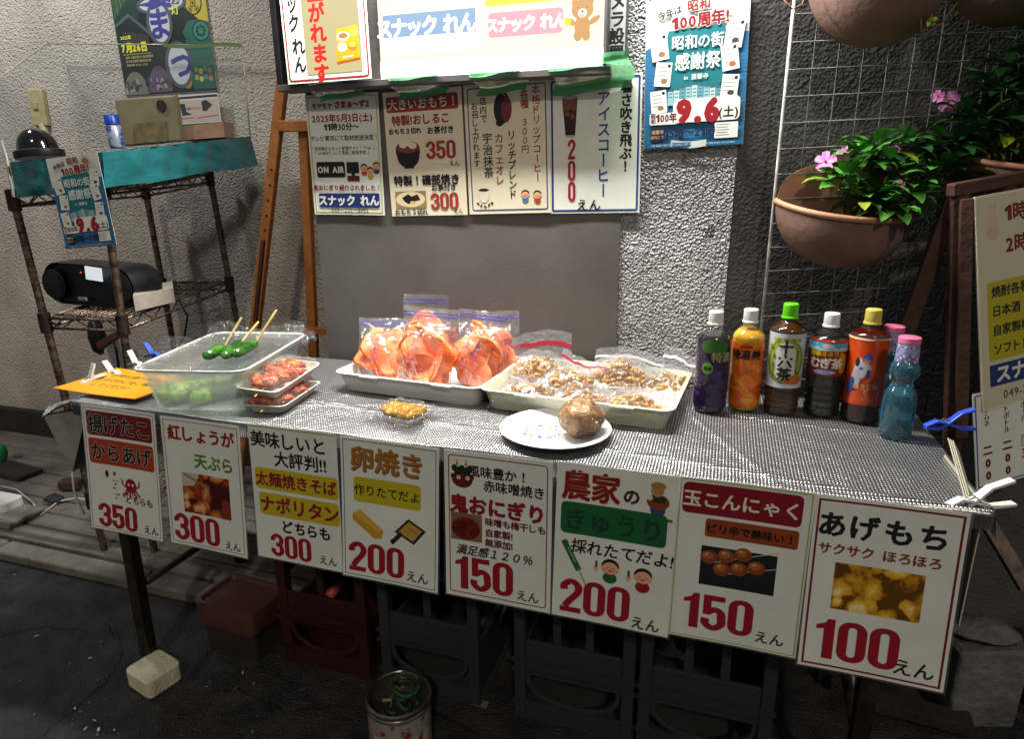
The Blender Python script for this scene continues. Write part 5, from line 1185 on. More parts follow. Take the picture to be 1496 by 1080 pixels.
cyl_text('健康ミネラル', .0118, None, F, .138, .0371, 'c9a018', .04, k=3, gap=-.04).build('lettering', lb, world=False, keep=1); cyl_text('むぎ茶', .0225, None, F-.02, .119, .0371, 'd6cdbc', .045, k=3, gap=-.06).build('lettering', lb, world=False, keep=1); cyl_text('カフェインゼロ', .0058, None, F-.05, .100, .0371, 'd8d4dc', .03, k=4).build('lettering', lb, world=False, keep=1)
# roasted tea with a ball player
lab = mat('label_roast', 'c2420c', .22, coat=.5, var=('b03a0a', 12, .4, .7))
t, lb, F, rad = bottle(1.48, .388, .0362, .230, mat('roast_drink', '4a1206', .08, coat=.6, trans=.4, ior=1.33), mat('cap_yellow', 'c2ae52', .4), (.040, .178), lab, 'orange roasted tea bottle with a ball player print and yellow cap, last in the row', fill=.84, neck=.77, waist=.035)
m = MB(); R_ = .0372
for k in range(30): cyl_patch(m, [(F-1.5+k*.1, .173), (F-1.4+k*.1, .173), (F-1.4+k*.1, .177), (F-1.5+k*.1, .177)], R_+.0006, ink('d8c8a8'), 0)
for k in range(7): cyl_ell(m, F+.3+.11*k, .174+.001*(k % 2), .05, .0015, R_+.0006, ink('1c1410'), 2)
for a_, z_, ra, rz_, col in ((-.25, .113, .34, .018, 'a8a6aa'), (-.42, .097, .26, .016, '9a989e'), (-.62, .082, .20, .015, '2c3a6a'), (-.78, .070, .15, .010, '26335e'), (.06, .117, .22, .010, 'a4a2a8'), (.16, .107, .10, .009, '2a3c78'), (-.42, .128, .12, .009, '1c1c28'), (-.30, .131, .13, .006, 'b0aeb2'), (.02, .134, .15, .0085, 'a8785c'), (.05, .141, .19, .007, '24409a'), (.20, .139, .12, .003, '24409a'), (-.22, .116, .12, .003, '2c3a6a')):
    cyl_ell(m, F+a_, z_, ra, rz_, R_, ink(col), .5+abs(a_))
m.build('printed_pattern', lb, world=False, keep=1)
cyl_text('ほうじ茶', .0115, None, F+.12, .080, R_+.0004, 'd0a878', .03, k=3, gap=-.05).build('lettering', lb, world=False, keep=1); cyl_text('お〜い', .0075, None, F+.12, .064, R_+.0004, 'd0a878', .03, v=True, k=3).build('lettering', lb, world=False, keep=1)
# marble sodas
gl_ = mat('soda_glass', '74d0ea', .03, trans=.93, ior=1.42, coat=.5)
def soda(x, y, label, tint=gl_):
    t = thing('marble_soda', label, 'bottle', (x, y, .7005), 0, 'blue marble soda bottles')
    H = .197; pr = [(0, .002), (.022, .001), (.0275, .005), (.0285, .02), (.0285, .072), (.0265, .090), (.019, .104), (.0165, .110), (.0185, .115), (.0245, .124), (.0255, .133), (.0240, .143), (.0195, .150), (.0185, .153), (.0185, .170), (.0165, .190), (0, .190)]
    m = MB(); sm = []
    for i in range(len(pr)-1):
        for k in range(4): f = k/4; sm.append((pr[i][0]*(1-f)+pr[i+1][0]*f, pr[i][1]*(1-f)+pr[i+1][1]*f))
    sm.append(pr[-1]); m.lathe(sm, tint, 32, wob=lambda a, z: 1+(.012*math.sin(a*10) if z < .012 else 0)-(.05*max(0, math.cos(a*2.5)) if .03 < z < .075 else 0)); m.build('bottle', t, world=False, smooth=60)
    m = MB(); m.blob((0, 0, .131), .0085, mat('marble', '8ad2e0', .05, trans=.8, ior=1.5), 10, 0); m.build('marble', t, world=False, smooth=True)
    m = MB(); m.lathe([(.0197, .147), (.0192, .172), (.0176, .188)], mat('soda_label', '8c92b0', .35, coat=.3, var=('54598c', 90, .45, .6)), 30); lb = m.build('label', t, world=False, smooth=True)
    F = facing(x, y); m = MB()
    for r_ in range(6):
        for k in range(9): cyl_patch(m, [(F-1.1+k*.25, .152+r_*.0052), (F-.93+k*.25, .152+r_*.0052), (F-.93+k*.25, .1545+r_*.0052), (F-1.1+k*.25, .1545+r_*.0052)], .0199-.0003*r_, ink(['3c4a9a', 'c9c9d6', 'a84a6a'][(k+r_*2) % 3]))
    m.build('printed_pattern', lb, world=False, keep=1)
    m = MB(); m.lathe([(.0188, .186), (.0188, .1955), (.017, .197), (0, .197)], mat('cap_pink', 'd06a8c', .35), 28); m.build('cap', t, world=False, smooth=40)
soda(1.528, .302, 'light blue marble soda bottle with a pink cap nearest the front of the table')
soda(1.522, .398, 'light blue marble soda bottle with a pink cap half hidden behind another')

# ------------------------------------------------------------------ wire mesh and planters on the side wall
wwm = mat('mesh_wire_shaded', '5e5e5a', .4, var=('3c3c38', 40, .4, .6)); wbar = mat('mesh_bar', 'b8b8b4', .4, var=('8c8c86', 30, .4, .6))  # white wires coloured dark as shade; the lit edge bar stays pale
def sm(u, d, z, roll=0.0): return Vector((1.283, .503, 0))+D*u+Nn*d+Vector((0, 0, z+roll*u))
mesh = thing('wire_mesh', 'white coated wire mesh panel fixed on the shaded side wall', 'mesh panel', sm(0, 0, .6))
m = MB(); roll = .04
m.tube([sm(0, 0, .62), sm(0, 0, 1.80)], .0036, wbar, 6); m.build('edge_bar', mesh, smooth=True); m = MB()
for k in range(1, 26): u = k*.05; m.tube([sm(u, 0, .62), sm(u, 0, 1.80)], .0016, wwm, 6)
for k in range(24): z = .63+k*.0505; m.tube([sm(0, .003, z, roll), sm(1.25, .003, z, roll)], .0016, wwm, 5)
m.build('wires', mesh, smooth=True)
terra = mat('terracotta', '86665a', .8, var=('5a4238', 6, .3, .72, 10), bump=[(60, .12, 'n')]); soil = mat('potting_soil', '17110c', .9, bump=[(80, .8, 'n')])
rimc = mat('terracotta_rim', 'a87a5c', .55, var=('94684c', 12, .4, .7))
def planter(u0, z0, w, h, dep, label, arch=.07):
    o = sm(u0, .004, z0); t = thing('wall_planter', label, 'planter', o, 0, 'terracotta wall planters on the wire mesh')
    B = lambda u, d, z: o+D*u+Nn*d+Vector((0, 0, z-.055*u-.20*max(0, d)))
    def shellp(k, off=0):
        f = k; return f
    m = MB(); n = 26; rows = 14
    for off in (0, -.006):
        loops = []
        for j in range(rows+1):
            f = j/rows; sc_ = math.sin(math.acos(1-f)) if f < 1 else 1; sc_ = (1-(1-f)**2.3)**.5; z = -h*(1-f); L = []
            for k in range(n+1):
                a = math.pi*k/n; L.append(B((-math.cos(a))*(w/2+off)*sc_, (dep+off)*math.sin(a)*sc_**1.0, z-off*.8*(1-f)))
            loops.append(L)
        vs = [q for L in loops for q in L]; fs = [(i*(n+1)+k, i*(n+1)+k+1, (i+1)*(n+1)+k+1, (i+1)*(n+1)+k) for i in range(rows) for k in range(n)]
        m.add(vs, fs, terra)
    m.build('bowl', t, smooth=True)
    m = MB(); m.tube([B(-math.cos(math.pi*k/n)*(w/2), dep*math.sin(math.pi*k/n), .001) for k in range(n+1)], .0062, rimc, 8); m.build('rim', t, smooth=True)
    bp_ = [B(-w/2, 0, 0)]+[B(-math.cos(math.pi*k/20)*w/2*.98, 0, arch*math.sin(math.pi*k/20)**.8) for k in range(1, 20)]+[B(w/2, 0, 0)]+[B(math.cos(math.pi*k/12)*w/2*(.98), 0, -h*math.sin(math.pi*k/12)*.98) for k in range(1, 12)]
    m = MB(); m.loft([bp_, [q-Nn*.005 for q in bp_]], rimc); m.build('back_plate', t)
    m = MB(); vs = [B(0, dep*.4, -.012)]+[B(-math.cos(math.pi*k/n)*(w/2-.004), (dep-.004)*math.sin(math.pi*k/n), -.022) for k in range(n+1)]; m.add(vs, [(0, k+1, k+2) for k in range(n)], soil); m.build('soil', t)
    return B
leafA = mat('leaf_green', '528e34', .38, coat=.25, var=('2c661e', 30, .4, .65)); leafB = mat('leaf_dark', '285a28', .45, coat=.2, var=('16401c', 24, .4, .65)); leafY = mat('leaf_yellow', '7c8a22', .45)
stem = mat('stem_green', '4a5a24', .6); twig = mat('twig_brown', '7a5038', .7)
def leaf(m, p, d, n, L, w, mt):
    d = Vector(d).normalized(); n = Vector(n); sd = d.cross(n).normalized(); n = sd.cross(d)
    c = [(0, 0, 0), (.25, .8, .02), (.55, 1, .06), (.8, .66, .03), (1, 0, -.06)]; vs = []
    for f, wd, lift in c: 
        for s_ in (-1, 0, 1): vs.append(Vector(p)+d*(f*L)+sd*(s_*wd*w/2)+n*(lift*L+(.12*w*abs(s_)*wd if s_ else 0)))
    fs = []
    for i in range(4):
        for k in range(2): a = i*3+k; fs.append((a, a+1, a+4, a+3))
    m.add(vs, fs, mt)
def flower(t, p, n, r, petal, rnd):
    m = MB(); n = Vector(n).normalized(); x = n.orthogonal().normalized(); y = n.cross(x)
    for k in range(5):
        a = k*1.2566+rnd.random()*.3; d = x*math.cos(a)+y*math.sin(a); s_ = -x*math.sin(a)+y*math.cos(a); q = Vector(p)
        P = [q+n*.001, q+d*r*.45+s_*r*.36+n*r*.1, q+d*r*.92+s_*r*.34+n*r*(.05+.1*rnd.random()), q+d*r*1.02+n*r*.02, q+d*r*.92-s_*r*.34+n*r*.12*rnd.random(), q+d*r*.45-s_*r*.36+n*r*.1]
        m.add(P, [(0, 1, 2, 3), (0, 3, 4, 5)], petal)
    m.blob(Vector(p)+n*.0015, r*.13, mat('flower_eye', '9c1c5c', .5), 5, 0)
    m.build('flower', t, smooth=False)
pink = mat('petal_pink', 'd88cc4', .5, var=('c468ac', 60, .4, .65))
def bush(B, w, dep, spots, label, seed, n, base=leafA, flowers=(), nm='flowering_plant', h=.10):
    rnd = random.Random(seed); t = thing(nm, label, 'plant', B(0, dep*.4, 0))
    ms, ml = MB(), MB()
    for (u, d, z, r) in spots:
        root = B(u*.5, dep*.4, -.015); top = B(u, d, z)
        ms.tube([root, root.lerp(top, .6)+Vector((rnd.uniform(-.01, .01), 0, .01)), top], [.003, .0024, .0014], stem, 6)
        for k in range(n):
            a = rnd.random()*6.283; el = rnd.uniform(-.5, 1.0); dd = D*math.cos(a)+Nn*math.sin(a)*1.0+Vector((0, 0, el*.8)); off = dd.normalized()*r*rnd.uniform(.15, .8)
            L = rnd.uniform(.036, .066); mt = base if rnd.random() < .75 else (leafB if base is leafA else leafA)
            if rnd.random() < .05: mt = leafY
            leaf(ml, top+off, dd+Vector((0, 0, -.15)), Vector((rnd.uniform(-.3, .3), rnd.uniform(-.3, .3), 1)), L, L*.46, mt)
    ms.build('stems', t, smooth=True); o = ml.build('foliage', t, smooth=True, keep=1)
    for (px, py, d, r) in flowers:
        q = at(px, py, y=B(0, d, 0).y); flower(t, q, CAM-q+Vector((rnd.uniform(-.6, .6), 0, rnd.uniform(.1, .8))), r, pink, rnd)
    return t
B1 = planter(.138, 1.124, .272, .128, .135, 'nearest terracotta wall planter with pink flowers right of the column', .085)
bush(B1, .27, .135, [(-.02, .05, .06, .05), (.03, .07, .05, .05), (.07, .05, .08, .06), (.10, .06, .05, .05), (.0, .09, .03, .045), (.06, .10, .02, .04), (.05, .03, .12, .05), (.11, .02, .13, .06), (.02, .03, .10, .045)], 'leafy pink flowering plant in the nearest terracotta planter', 3, 24, leafA, [(1206, 236, .06, .021), (1234, 224, .05, .016), (1313, 271, .08, .012), (1308, 218, .05, .009)])
B2 = planter(.475, 1.215, .25, .13, .135, 'terracotta wall planter with dark plants above the easel board', .08)
bush(B2, .26, .135, [(-.12, .07, .08, .065), (-.15, .05, .03, .05), (-.10, .09, .13, .06), (-.17, .06, -.03, .05), (-.06, .06, .06, .06), (-.05, .05, .18, .06), (.0, .04, .22, .06), (0, .07, .07, .06), (.05, .08, .09, .07), (.09, .05, .12, .07), (-.02, .03, .13, .06), (.06, .02, .18, .07), (-.08, .05, .02, .05), (.1, .1, .05, .06), (.02, .1, .03, .05)], 'darker leafy plant with one pink bloom in the planter above the easel board', 5, 30, leafB, [(1386, 148, .05, .021), (1370, 140, .04, .013)])
B3 = planter(.145, 1.55, .25, .125, .135, 'terracotta wall planter with trailing stems at the top right of the column', .07)
B4 = planter(.40, 1.60, .25, .14, .125, 'terracotta wall planter at the top right corner of the photo', .07)
t = thing('trailing_plant', 'thin reddish trailing stems hanging from the upper terracotta planter', 'plant', B3(0, .07, 0)); rnd = random.Random(2)
for pts in (((1250, 0), (1266, 22), (1290, 43), (1318, 30), (1330, 8)), ((1345, 20), (1346, 44), (1352, 50), (1374, 36), (1398, 4)), ((1140, -6), (1158, 13), (1172, 6), (1178, -10)), ((1300, -10), (1312, 12), (1330, 18), (1345, -6)), ((1352, 46), (1354, 34), (1362, 20))):
    m = MB(); m.tube([at(x, y, y=.46) for x, y in pts], .0014, twig, 5); m.build('stem', t, smooth=True)
m = MB()
for px, py in ((1296, 4), (1306, 10), (1318, 6), (1326, 14), (1354, 34), (1362, 24), (1368, 24), (1314, -4), (1330, 2), (1358, 28)):
    leaf(m, at(px, py, y=.455), Vector((rnd.uniform(-1, 1), -.3, rnd.uniform(-1, 1))), Vector((0, -1, .3)), .016, .008, mat('sprout', '8aa83a', .45))
m.build('leaves', t, smooth=True, keep=1)

# ------------------------------------------------------------------ easel board at the right
eb = thing('easel_stand', 'dark wooden easel holding the price board at the right edge', 'easel', at(1400, 560, y=.60))
wd = MATS['wood_dark']
a, b_ = at(1398, 276, y=.47), at(1325, 480, y=.50); m = MB(); m.bar(a, b_+(b_-a)*2.6, .030, .022, wd, side=(1, 0, 0)); m.build('leg', eb, bevel=.003)
a, b_ = at(1402, 275, y=.455), at(1392, 600, y=.445); m = MB(); m.bar(a, b_+(b_-a)*1.05, .030, .022, wd, side=(1, 0, 0)); m.build('leg', eb, bevel=.003)
a, b_ = at(1388, 278, y=.44), at(1560, 246, y=.555); m = MB(); m.bar(a, b_, .024, .022, wd, side=(0, 0, 1)); m.build('crossbar', eb, bevel=.003)
s = Sheet(300, 420, (1, 0, 0), 4)
s.rect(4, 4, 292, 412, 'bdb89c', 4, part='printed_panel'); s.border(8, 2, '8a4a22', 4)
s.t('1時間', 66, 40, 36, '6c1a14', b=.035, anchor='l'); s.t('2時間', 66, 100, 36, '6c1a14', b=.035, anchor='l')
s.ell(38, 52, 12, 17, 'c2a898', p); s.ell(33, 26, 4, 12, 'c2a898', p); s.ell(44, 27, 4, 12, 'c2a898', p); s.ell(38, 72, 15, 14, 'b8a294', p)
s.rect(20, 166, 260, 156, 'a89c14', 5)
for j, tx in enumerate(('焼酎各種 ウィスキー', '日本酒 ハイボール', '自家製梅酒 緑茶ハイ', 'ソフトドリンク各種')): s.t(tx, 30, 186+j*38, 23, '1c1a10', b=.03, anchor='l')
s.rect(20, 330, 260, 44, '1c3068', 3); s.t('スナック れん', 34, 351, 38, 'd0cec4', b=.04, anchor='l'); s.t('049-222-8992', 50, 394, 24, '2a2a26', b=.005, anchor='l')
TL_, TR_, BL_ = at(1424, 288, y=.43), at(1560, 262, y=.545), at(1427, 580, y=.41)
s.build('price_board', 'cream price board with a yellow drinks list on the easel at the right edge', 'board', basis(TL_, TR_, BL_), None, 'paper_warm')
s = Sheet(300, 205, (1, 0, 0), 2)
s.border(4, 2.6, '1c3c8a', 4)
for tx, x in (('ラムネ', 30), ('ペットボトル', 78), ('ハイボール', 120), ('ウィスキー', 150), ('焼酎各種', 186), ('日本酒', 220)): s.t(tx, x, 14+6.6*len(tx) if tx != 'ラムネ' else 52, 15.5, BLK, b=.01, v=True, gap=-.06)
for tx, x, bx_ in (('二００', 30, 0), ('二００', 78, 0), ('四五０', 124, 1), ('四００', 168, 1), ('四００', 210, 1)):
    if bx_: s.rect(x-11, 112, 22, 24, '6a1420')
    for j, ch in enumerate(tx.replace('０', '0')): s.t(ch, x, 124+j*27, 23, 'c8c2b8' if (bx_ and j == 0) else '6a1420', b=.05)
TL2, TR2, BL2 = at(1421, 577, y=.41), at(1560, 541, y=.525), at(1416, 740, y=.395)
s.build('drinks_list', 'white drinks price list with a blue border below the price board', 'sign', basis(TL2, TR2, BL2), None, 'paper_laminated')
m = MB(); q = at(1412, 290, y=.436); r_ = at(1404, 640, y=.418); m.bar(q, r_, .022, .012, wd, side=(1, 0, 0)); m.build('board_rail', eb, bevel=.002)

# ------------------------------------------------------------------ under and around the table
crm = mat('crate_grey', '2a2c2e', .5, var=('2a2b2e', 10, .35, .7)); crr = mat('crate_red', '30100f', .5, var=('240a0a', 10, .35, .7))
def crate(x0, y0, w, d, h, mt, label, win=2):
    t = thing('beer_crate', label, 'crate', (x0+w/2, y0+d/2, 0), 0, 'drink crates under the table'); pz = .026
    for sx_ in (x0, x0+w-pz):
        for sy_ in (y0, y0+d-pz): m = MB(); m.box((sx_+pz/2, sy_+pz/2, h/2), (pz, pz, h), mt); m.build('post', t, bevel=.003)
    for fy, nm in ((y0+.004, 'front_panel'), (y0+d-.012, 'back_panel')):
        m = MB(); iw = w-2*pz; cx = x0+w/2
        m.box((cx, fy+.004, .022), (iw, .008, .044), mt); m.box((cx, fy+.004, h*.50), (iw, .008, h*.22), mt); m.box((cx, fy+.004, h-.014), (iw, .008, .028), mt)
        for k in range(1, win+1): m.box((x0+pz+iw*k/(win+1), fy+.004, h*.80), (.018, .007, h*.36), mt)
        for k in range(13):   # curved edge of the hand hole
            a = math.pi*k/12; 
            if k < 12:
                b2 = math.pi*(k+1)/12; m.bar((cx-iw*.48*math.cos(a), fy+.002, h*.385-(h*.385-.05)*math.sin(a)**.6), (cx-iw*.48*math.cos(b2), fy+.002, h*.385-(h*.385-.05)*math.sin(b2)**.6), .008, .010, mt, side=(0, 1, 0))
        m.build(nm, t, bevel=.0015)
    for fx in (x0+.004, x0+w-.012):
        m = MB(); m.box((fx+.004, y0+d/2, h*.25), (.008, d-2*pz, h*.4), mt); m.box((fx+.004, y0+d/2, h-.05), (.008, d-2*pz, .1), mt); m.build('side_panel', t)
    for z in (.05, h*.39, h*.47, h-.006): m = MB(); m.box((x0+w/2, y0-.003, z), (w+.008, .010, .005), mt); m.build('rib', t)
    m = MB(); m.box((x0+w/2, y0+d/2, .008), (w+.006, d+.006, .005), mt); m.build('bottom', t)
crate(.200, .125, .245, .33, .34, crr, 'dark red drink crate under the table behind the noodle sign', 1)
crate(.480, .125, .250, .33, .34, crm, 'grey drink crate behind the tin of coils', 1)
crate(.815, .125, .265, .33, .34, crm, 'grey drink crate below the farmer cucumber sign', 2)
crate(1.090, .125, .265, .33, .34, crm, 'grey drink crate below the glazed balls sign', 2)
pk = mat('plastic_pink', 'a84a40', .5); m = MB(); m.tube([at(480, 872, y=.30), at(500, 850, y=.36)], .014, pk, 10); m.tube([at(432, 915, y=.28), at(455, 898, y=.34)], .010, pk, 10); tag(m.build('pink_tube', smooth=True), 'short pink plastic tubes lying inside the red crate', 'tube')
m = MB()
for k in range(2): m.tube([at(700+12*k, 925+14*k, y=.30), at(722+8*k, 895+10*k, y=.29), at(738+6*k, 870+6*k, y=.28)], .006, mat('pale_metal', '8a8a88', .35, metal=.7), 8)
tag(m.build('folded_frame', smooth=True), 'pale bent metal tubes between two grey crates', 'metal frame')
m = MB(); q = at(716, 912, y=.42); m.blob(q, (.05, .03, .03), mat('bag_white', '8c8c86', .5), 8, .4); tag(m.build('white_bag', smooth=True), 'crumpled white plastic bag on the ground behind the bent metal tubes', 'bag')
m = MB(); q = at(980, 965, y=.44); m.blob(q, (.07, .03, .05), MATS['bag_white'], 8, .45); tag(m.build('white_bag', smooth=True), 'crumpled white plastic bag behind the crate below the glazed balls sign', 'bag')
m = MB(); a = at(612, 862, y=.47); m.box(a+Vector((0, .0, -.02)), (.06, .03, .07), mat('carton_white', '8c8a84', .7)); tag(m.build('white_carton', bevel=.003), 'small white carton behind the grey crate and the omelette sign', 'carton')
for j, (px, py, w_, h_, lab) in enumerate(((1240, 905+92, .02, .035, 'small white packet standing under the table by the right leg'), (1275, 1010, .016, .03, 'narrow pale packet right of the right table leg'))):
    q = at(px, py, y=.36); m = MB(); m.box(q, (w_, .012, h_), MATS['carton_white'], Matrix.Rotation(.1*j, 3, 'Y')); tag(m.build('packet', bevel=.001), lab, 'packet')
# red planter used as a footing
pr_ = thing('brick_planter', 'reddish brown plastic planter box upside down on the road beside the red crate', 'planter box', (.06, .155, 0), math.radians(-4))
rb_ = mat('planter_red', '4c2a24', .6, var=('38201c', 10, .35, .7))
m = MB(); m.loft([rrect(.165, .115, .014, .0), rrect(.165, .115, .014, .085)], mat('planter_base', '2a1c1a', .7, var=('1c1412', 8, .4, .7))); m.build('base', pr_, world=False)
m = MB(); m.loft([rrect(.185, .135, .016, .086), rrect(.19, .14, .018, .135), rrect(.186, .136, .018, .148), rrect(.168, .118, .014, .149), rrect(.160, .110, .012, .140)], rb_); m.build('tub', pr_, world=False, smooth=30)
# tin of mosquito coils
tc_ = thing('coil_tin', 'white and red printed tin of mosquito coils on the ground in front of the crates', 'tin', (.612, -.035, 0)); F = facing(.612, -.035)
tinw = mat('tin_print', '8f8a80', .35, metal=.2, var=('7a2a2a', 46, .52, .60)); tr_ = .066
m = MB(); m.lathe([(0, .001), (tr_, .001), (tr_, .13)], tinw, 44); bd = m.build('body', tc_, world=False, smooth=40)
m = MB(); m.lathe([(tr_, .128), (tr_+.003, .130), (tr_+.003, .134), (tr_+.0005, .137), (tr_+.003, .141), (tr_+.003, .147), (tr_-.002, .149), (tr_-.004, .147), (tr_-.005, .12), (0, .12)], MATS['tin'], 44); m.build('rim', tc_, world=False, smooth=40)
m = MB()
for k in range(24): cyl_patch(m, [(F-1.0+k*2/24, .048+.006*math.sin(k*.26)), (F-1.0+(k+1)*2/24, .048+.006*math.sin((k+1)*.26)), (F-1.0+(k+1)*2/24, .088+.004*math.sin((k+1)*.26)), (F-1.0+k*2/24, .088+.004*math.sin(k*.26))], tr_, ink('9a958a'))
cyl_ell(m, F+.62, .072, .10, .012, tr_, ink('8a1c24'), 2); cyl_ell(m, F+.58, .058, .16, .010, tr_, ink('8a1c24'), 2); cyl_ell(m, F+.70, .083, .05, .004, tr_, ink('8a1c24'), 2); cyl_ell(m, F+.45, .066, .07, .009, tr_, ink('8a1c24'), 2)
m.build('printed_pattern', bd, world=False, keep=1)
cyl_text('金鳥', .034, None, F-.16, .067, tr_, '8a1c24', .035, k=3).build('lettering', bd, world=False, keep=1)
gc = mat('coil_green', '1c3a22', .6); rnd = random.Random(3)
m = MB()
for k in range(7):
    a = rnd.random()*6; q = Vector((rnd.uniform(-.03, .03), rnd.uniform(-.03, .03), .126+.006*k)); m.tube([q+Vector((.028*math.cos(a+j*.45), .028*math.sin(a+j*.45), .004*math.sin(j+k))) for j in range(9)], .0042, gc, 7)
m.build('coils', tc_, world=False, smooth=True)
m = MB()
for px, py, qx, qy in ((560, 990, 566, 986), (620, 990, 626, 993)): pass
m.tube([(-.02, -.03, .150), (.0, -.028, .155)], .003, mat('butt', '8a6a4a', .7), 6); m.build('stub', tc_, world=False)
m = MB(); a, b_ = at(642, 1014, z=.003), at(712, 1030, z=.003); m.grid(lambda u, v: a.lerp(b_, u)+Vector((0, .022*(v-.5), .002+.004*math.sin(u*5))), 12, 2, mat('strip_green', '5c6648', .6)); tag(m.build('paper_strip'), 'pale green strip of tape lying on the road right of the coil tin', 'strip')
# things on the pavement at the far left
ad = thing('power_adapter', 'white power adapter on two grey boards at the left edge of the pavement', 'adapter', at(10, 735, z=.05))
m = MB(); q = at(2, 735, z=.085); m.loft([[v+q for v in rrect(.13, .08, .02, z_)] for z_ in (-.018, -.012, .012, .018)], MATS['white_plastic']); m.build('body', ad, smooth=40)
m = MB(); q = at(8, 756, z=.05)
for k in range(2): m.box(q+Vector((.01*k, 0, .006+.013*k)), (.20, .12, .011), mat('board_grey', '7a756c', .8, var=('5c5850', 12, .4, .7)))
tag(m.build('board_scraps', bevel=.002), 'two small grey boards stacked under the white adapter', 'boards')
m = MB(); cw = mat('cable_white', 'b4b4b0', .4)
m.tube([at(-10, 708, z=.06), at(25, 716, z=.05), at(48, 735, z=.05), at(60, 753, z=.046), at(85, 733, z=.055), at(110, 728, z=.06), at(140, 732, z=.06)], .0032, cw, 8); tag(m.build('white_cable', smooth=True), 'white power cable lying on the grooved pavement at the left', 'cable')
m = MB(); m.tube([at(106, 690, y=.05), at(108, 715, y=.05), at(114, 735, y=.05), at(124, 752, y=.05)], .003, cw, 8); tag(m.build('white_cable', smooth=True), 'short white cable hanging from the foil corner at the left', 'cable')
m = MB(); q = at(80, 733, z=.05); m.blob(q+Vector((0, 0, .012)), (.035, .022, .016), mat('cloth_navy', '24262c', .8), 8, .3); tag(m.build('dark_cloth', smooth=True), 'dark crumpled bit of cloth beside the brown block on the pavement', 'cloth')
m = MB(); q = at(105, 714, z=.05); m.box(q+Vector((0, 0, .02)), (.075, .045, .036), mat('brick_brown', '4a2c22', .75, var=('38201a', 14, .4, .7)), Matrix.Rotation(.4, 3, 'Z')); tag(m.build('brown_block', bevel=.006), 'small reddish brown block lying on the pavement by the first price sign', 'block')
m = MB(); q = at(20, 690, z=.05); m.box(q+Vector((0, 0, .008)), (.22, .10, .014), MATS['stone_dark'], Matrix.Rotation(-.1, 3, 'Z')); tag(m.build('flat_board', bevel=.002), 'flat dark board lying by the foot of the stucco wall', 'board')
m = MB(); q = at(-2, 662, z=.10); m.blob(q, (.03, .03, .05), mat('green_plastic', '1c7a4a', .4), 8, .1); tag(m.build('green_bottle', smooth=True), 'bit of a green plastic bottle at the left edge of the photo', 'bottle')
# debris right of the table
cb = mat('block_grey', '6a6862', .9, var=('45443f', 9, .35, .7), bump=[(60, .5, 'n'), (14, .4, 'n')])
def stone(q, d, lab, rz=0, jit=.12):
    m = MB(); m.blob(q, d, cb, 9, jit, R=Matrix.Rotation(rz, 3, 'Z'), freq=1.2); tag(m.build('rubble_block', smooth=45), lab, 'concrete block', 'broken concrete blocks right of the table')
m = MB(); a = at(1432, 910, y=.46)
m.loft([rrect(.15, .12, .01, 0), rrect(.155, .12, .01, .19), rrect(.14, .11, .014, .197)], cb); o = m.build('concrete_block', bevel=.006); o.location = (1.80, .46, .0); o.rotation_euler = (0, 0, .3); tag(o, 'grey concrete block standing right of the table below the drinks list', 'concrete block')
stone(Vector((1.80, .45, .215)), (.07, .05, .022), 'flat broken concrete piece on top of the standing block', .3, .2)
stone(Vector((2.02, .56, .08)), (.12, .10, .09), 'pale broken concrete lump at the right edge of the photo', .8, .3)
m = MB(); m.bar(at(1440, 760, y=.62), at(1500, 860, y=.55), .03, .02, ds); tag(m.build('steel_rail'), 'dark steel rail leaning among the concrete blocks at the right edge', 'rail')
m = MB(); m.bar(at(1270, 1022, z=.03), at(1420, 1060, z=.03), .05, .03, MATS['stone_dark']); tag(m.build('dark_plank', bevel=.004), 'dark plank lying on the ground right of the right table leg', 'plank')
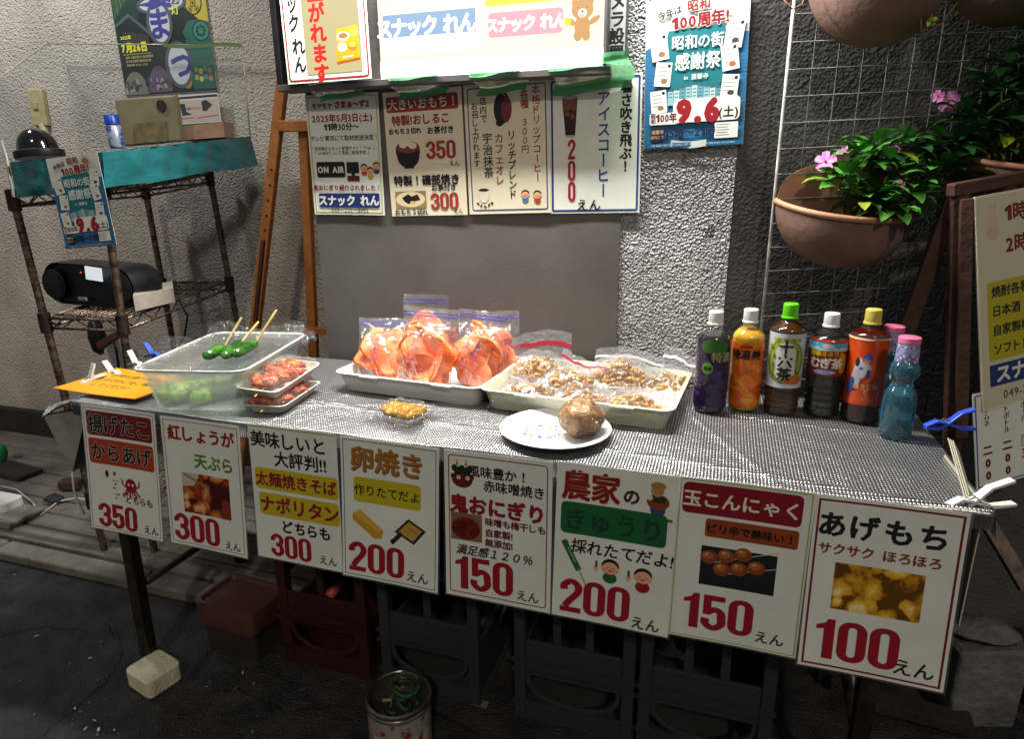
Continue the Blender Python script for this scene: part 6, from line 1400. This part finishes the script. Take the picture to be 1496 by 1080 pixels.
# litter on the road
rnd = random.Random(6); lm = MB(); lc = mat('litter_pale', '6a655c', .8)
for k in range(80):
    px, py = rnd.uniform(0, 560), rnd.uniform(800, 1078); q = at(px, py, z=.002); r_ = rnd.choice([.001, .0012, .0015, .002, .004])
    if q.y > .22: q.z = .046
    if .22 < q.y < .32: continue
    lm.blob(q, (r_, r_*rnd.uniform(.5, 1), r_*.5), lc, 4, .3)
o = lm.build('grit'); o['kind'] = 'stuff'; o['label'] = 'pale grit and small litter scattered on the dark road'

m = MB(); jt = mat('road_joint', '060607', .95)
pts = [at(-30, 722, z=.0015), at(130, 790, z=.0015), at(330, 880, z=.0015), at(480, 960, z=.0015), at(700, 1075, z=.0015)]
for a, b_ in zip(pts, pts[1:]):
    d = (b_-a).normalized(); sd_ = Vector((-d.y, d.x, 0))*.004; m.poly([a-sd_, b_-sd_, b_+sd_, a+sd_], jt)
o = m.build('road_joint'); o['kind'] = 'structure'

rnd = random.Random(12); m = MB(); lt = [mat('dead_leaf', '5a4a34', .8), mat('paper_scrap', 'a8a49a', .8), mat('bark_chip', '2e241c', .9)]
for k in range(60):
    px, py = rnd.uniform(0, 640), rnd.uniform(860, 1078) if k < 40 else rnd.uniform(790, 1078); q = at(px, py, z=.004)
    if q.y > .20: continue
    a = rnd.random()*6.28; leaf(m, q, (math.cos(a), math.sin(a), .1), (0, 0, 1), rnd.uniform(.004, .016), rnd.uniform(.003, .007), rnd.choice(lt))
o = m.build('leaf_litter', keep=1); o['kind'] = 'stuff'; o['label'] = 'scraps of dead leaves and paper scattered on the dark road'
m = MB()
for pts in (((60, 1078), (150, 1000), (185, 950), (150, 905)), ((330, 1000), (420, 1040), (520, 1030), (600, 1078)), ((0, 930), (70, 915), (140, 925))):
    P_ = [at(x, y, z=.0012) for x, y in pts]; Q_ = []
    for a, b_ in zip(P_, P_[1:]):
        for j in range(8): Q_.append(a.lerp(b_, j/8)+Vector((rnd.uniform(-.006, .006), rnd.uniform(-.006, .006), 0)))
    for a, b_ in zip(Q_, Q_[1:]):
        d = (b_-a).normalized(); s_ = Vector((-d.y, d.x, 0))*rnd.uniform(.0008, .0022); m.poly([a-s_, b_-s_, b_+s_, a+s_], MATS['road_joint'])
o = m.build('road_cracks', keep=1); o['kind'] = 'structure'
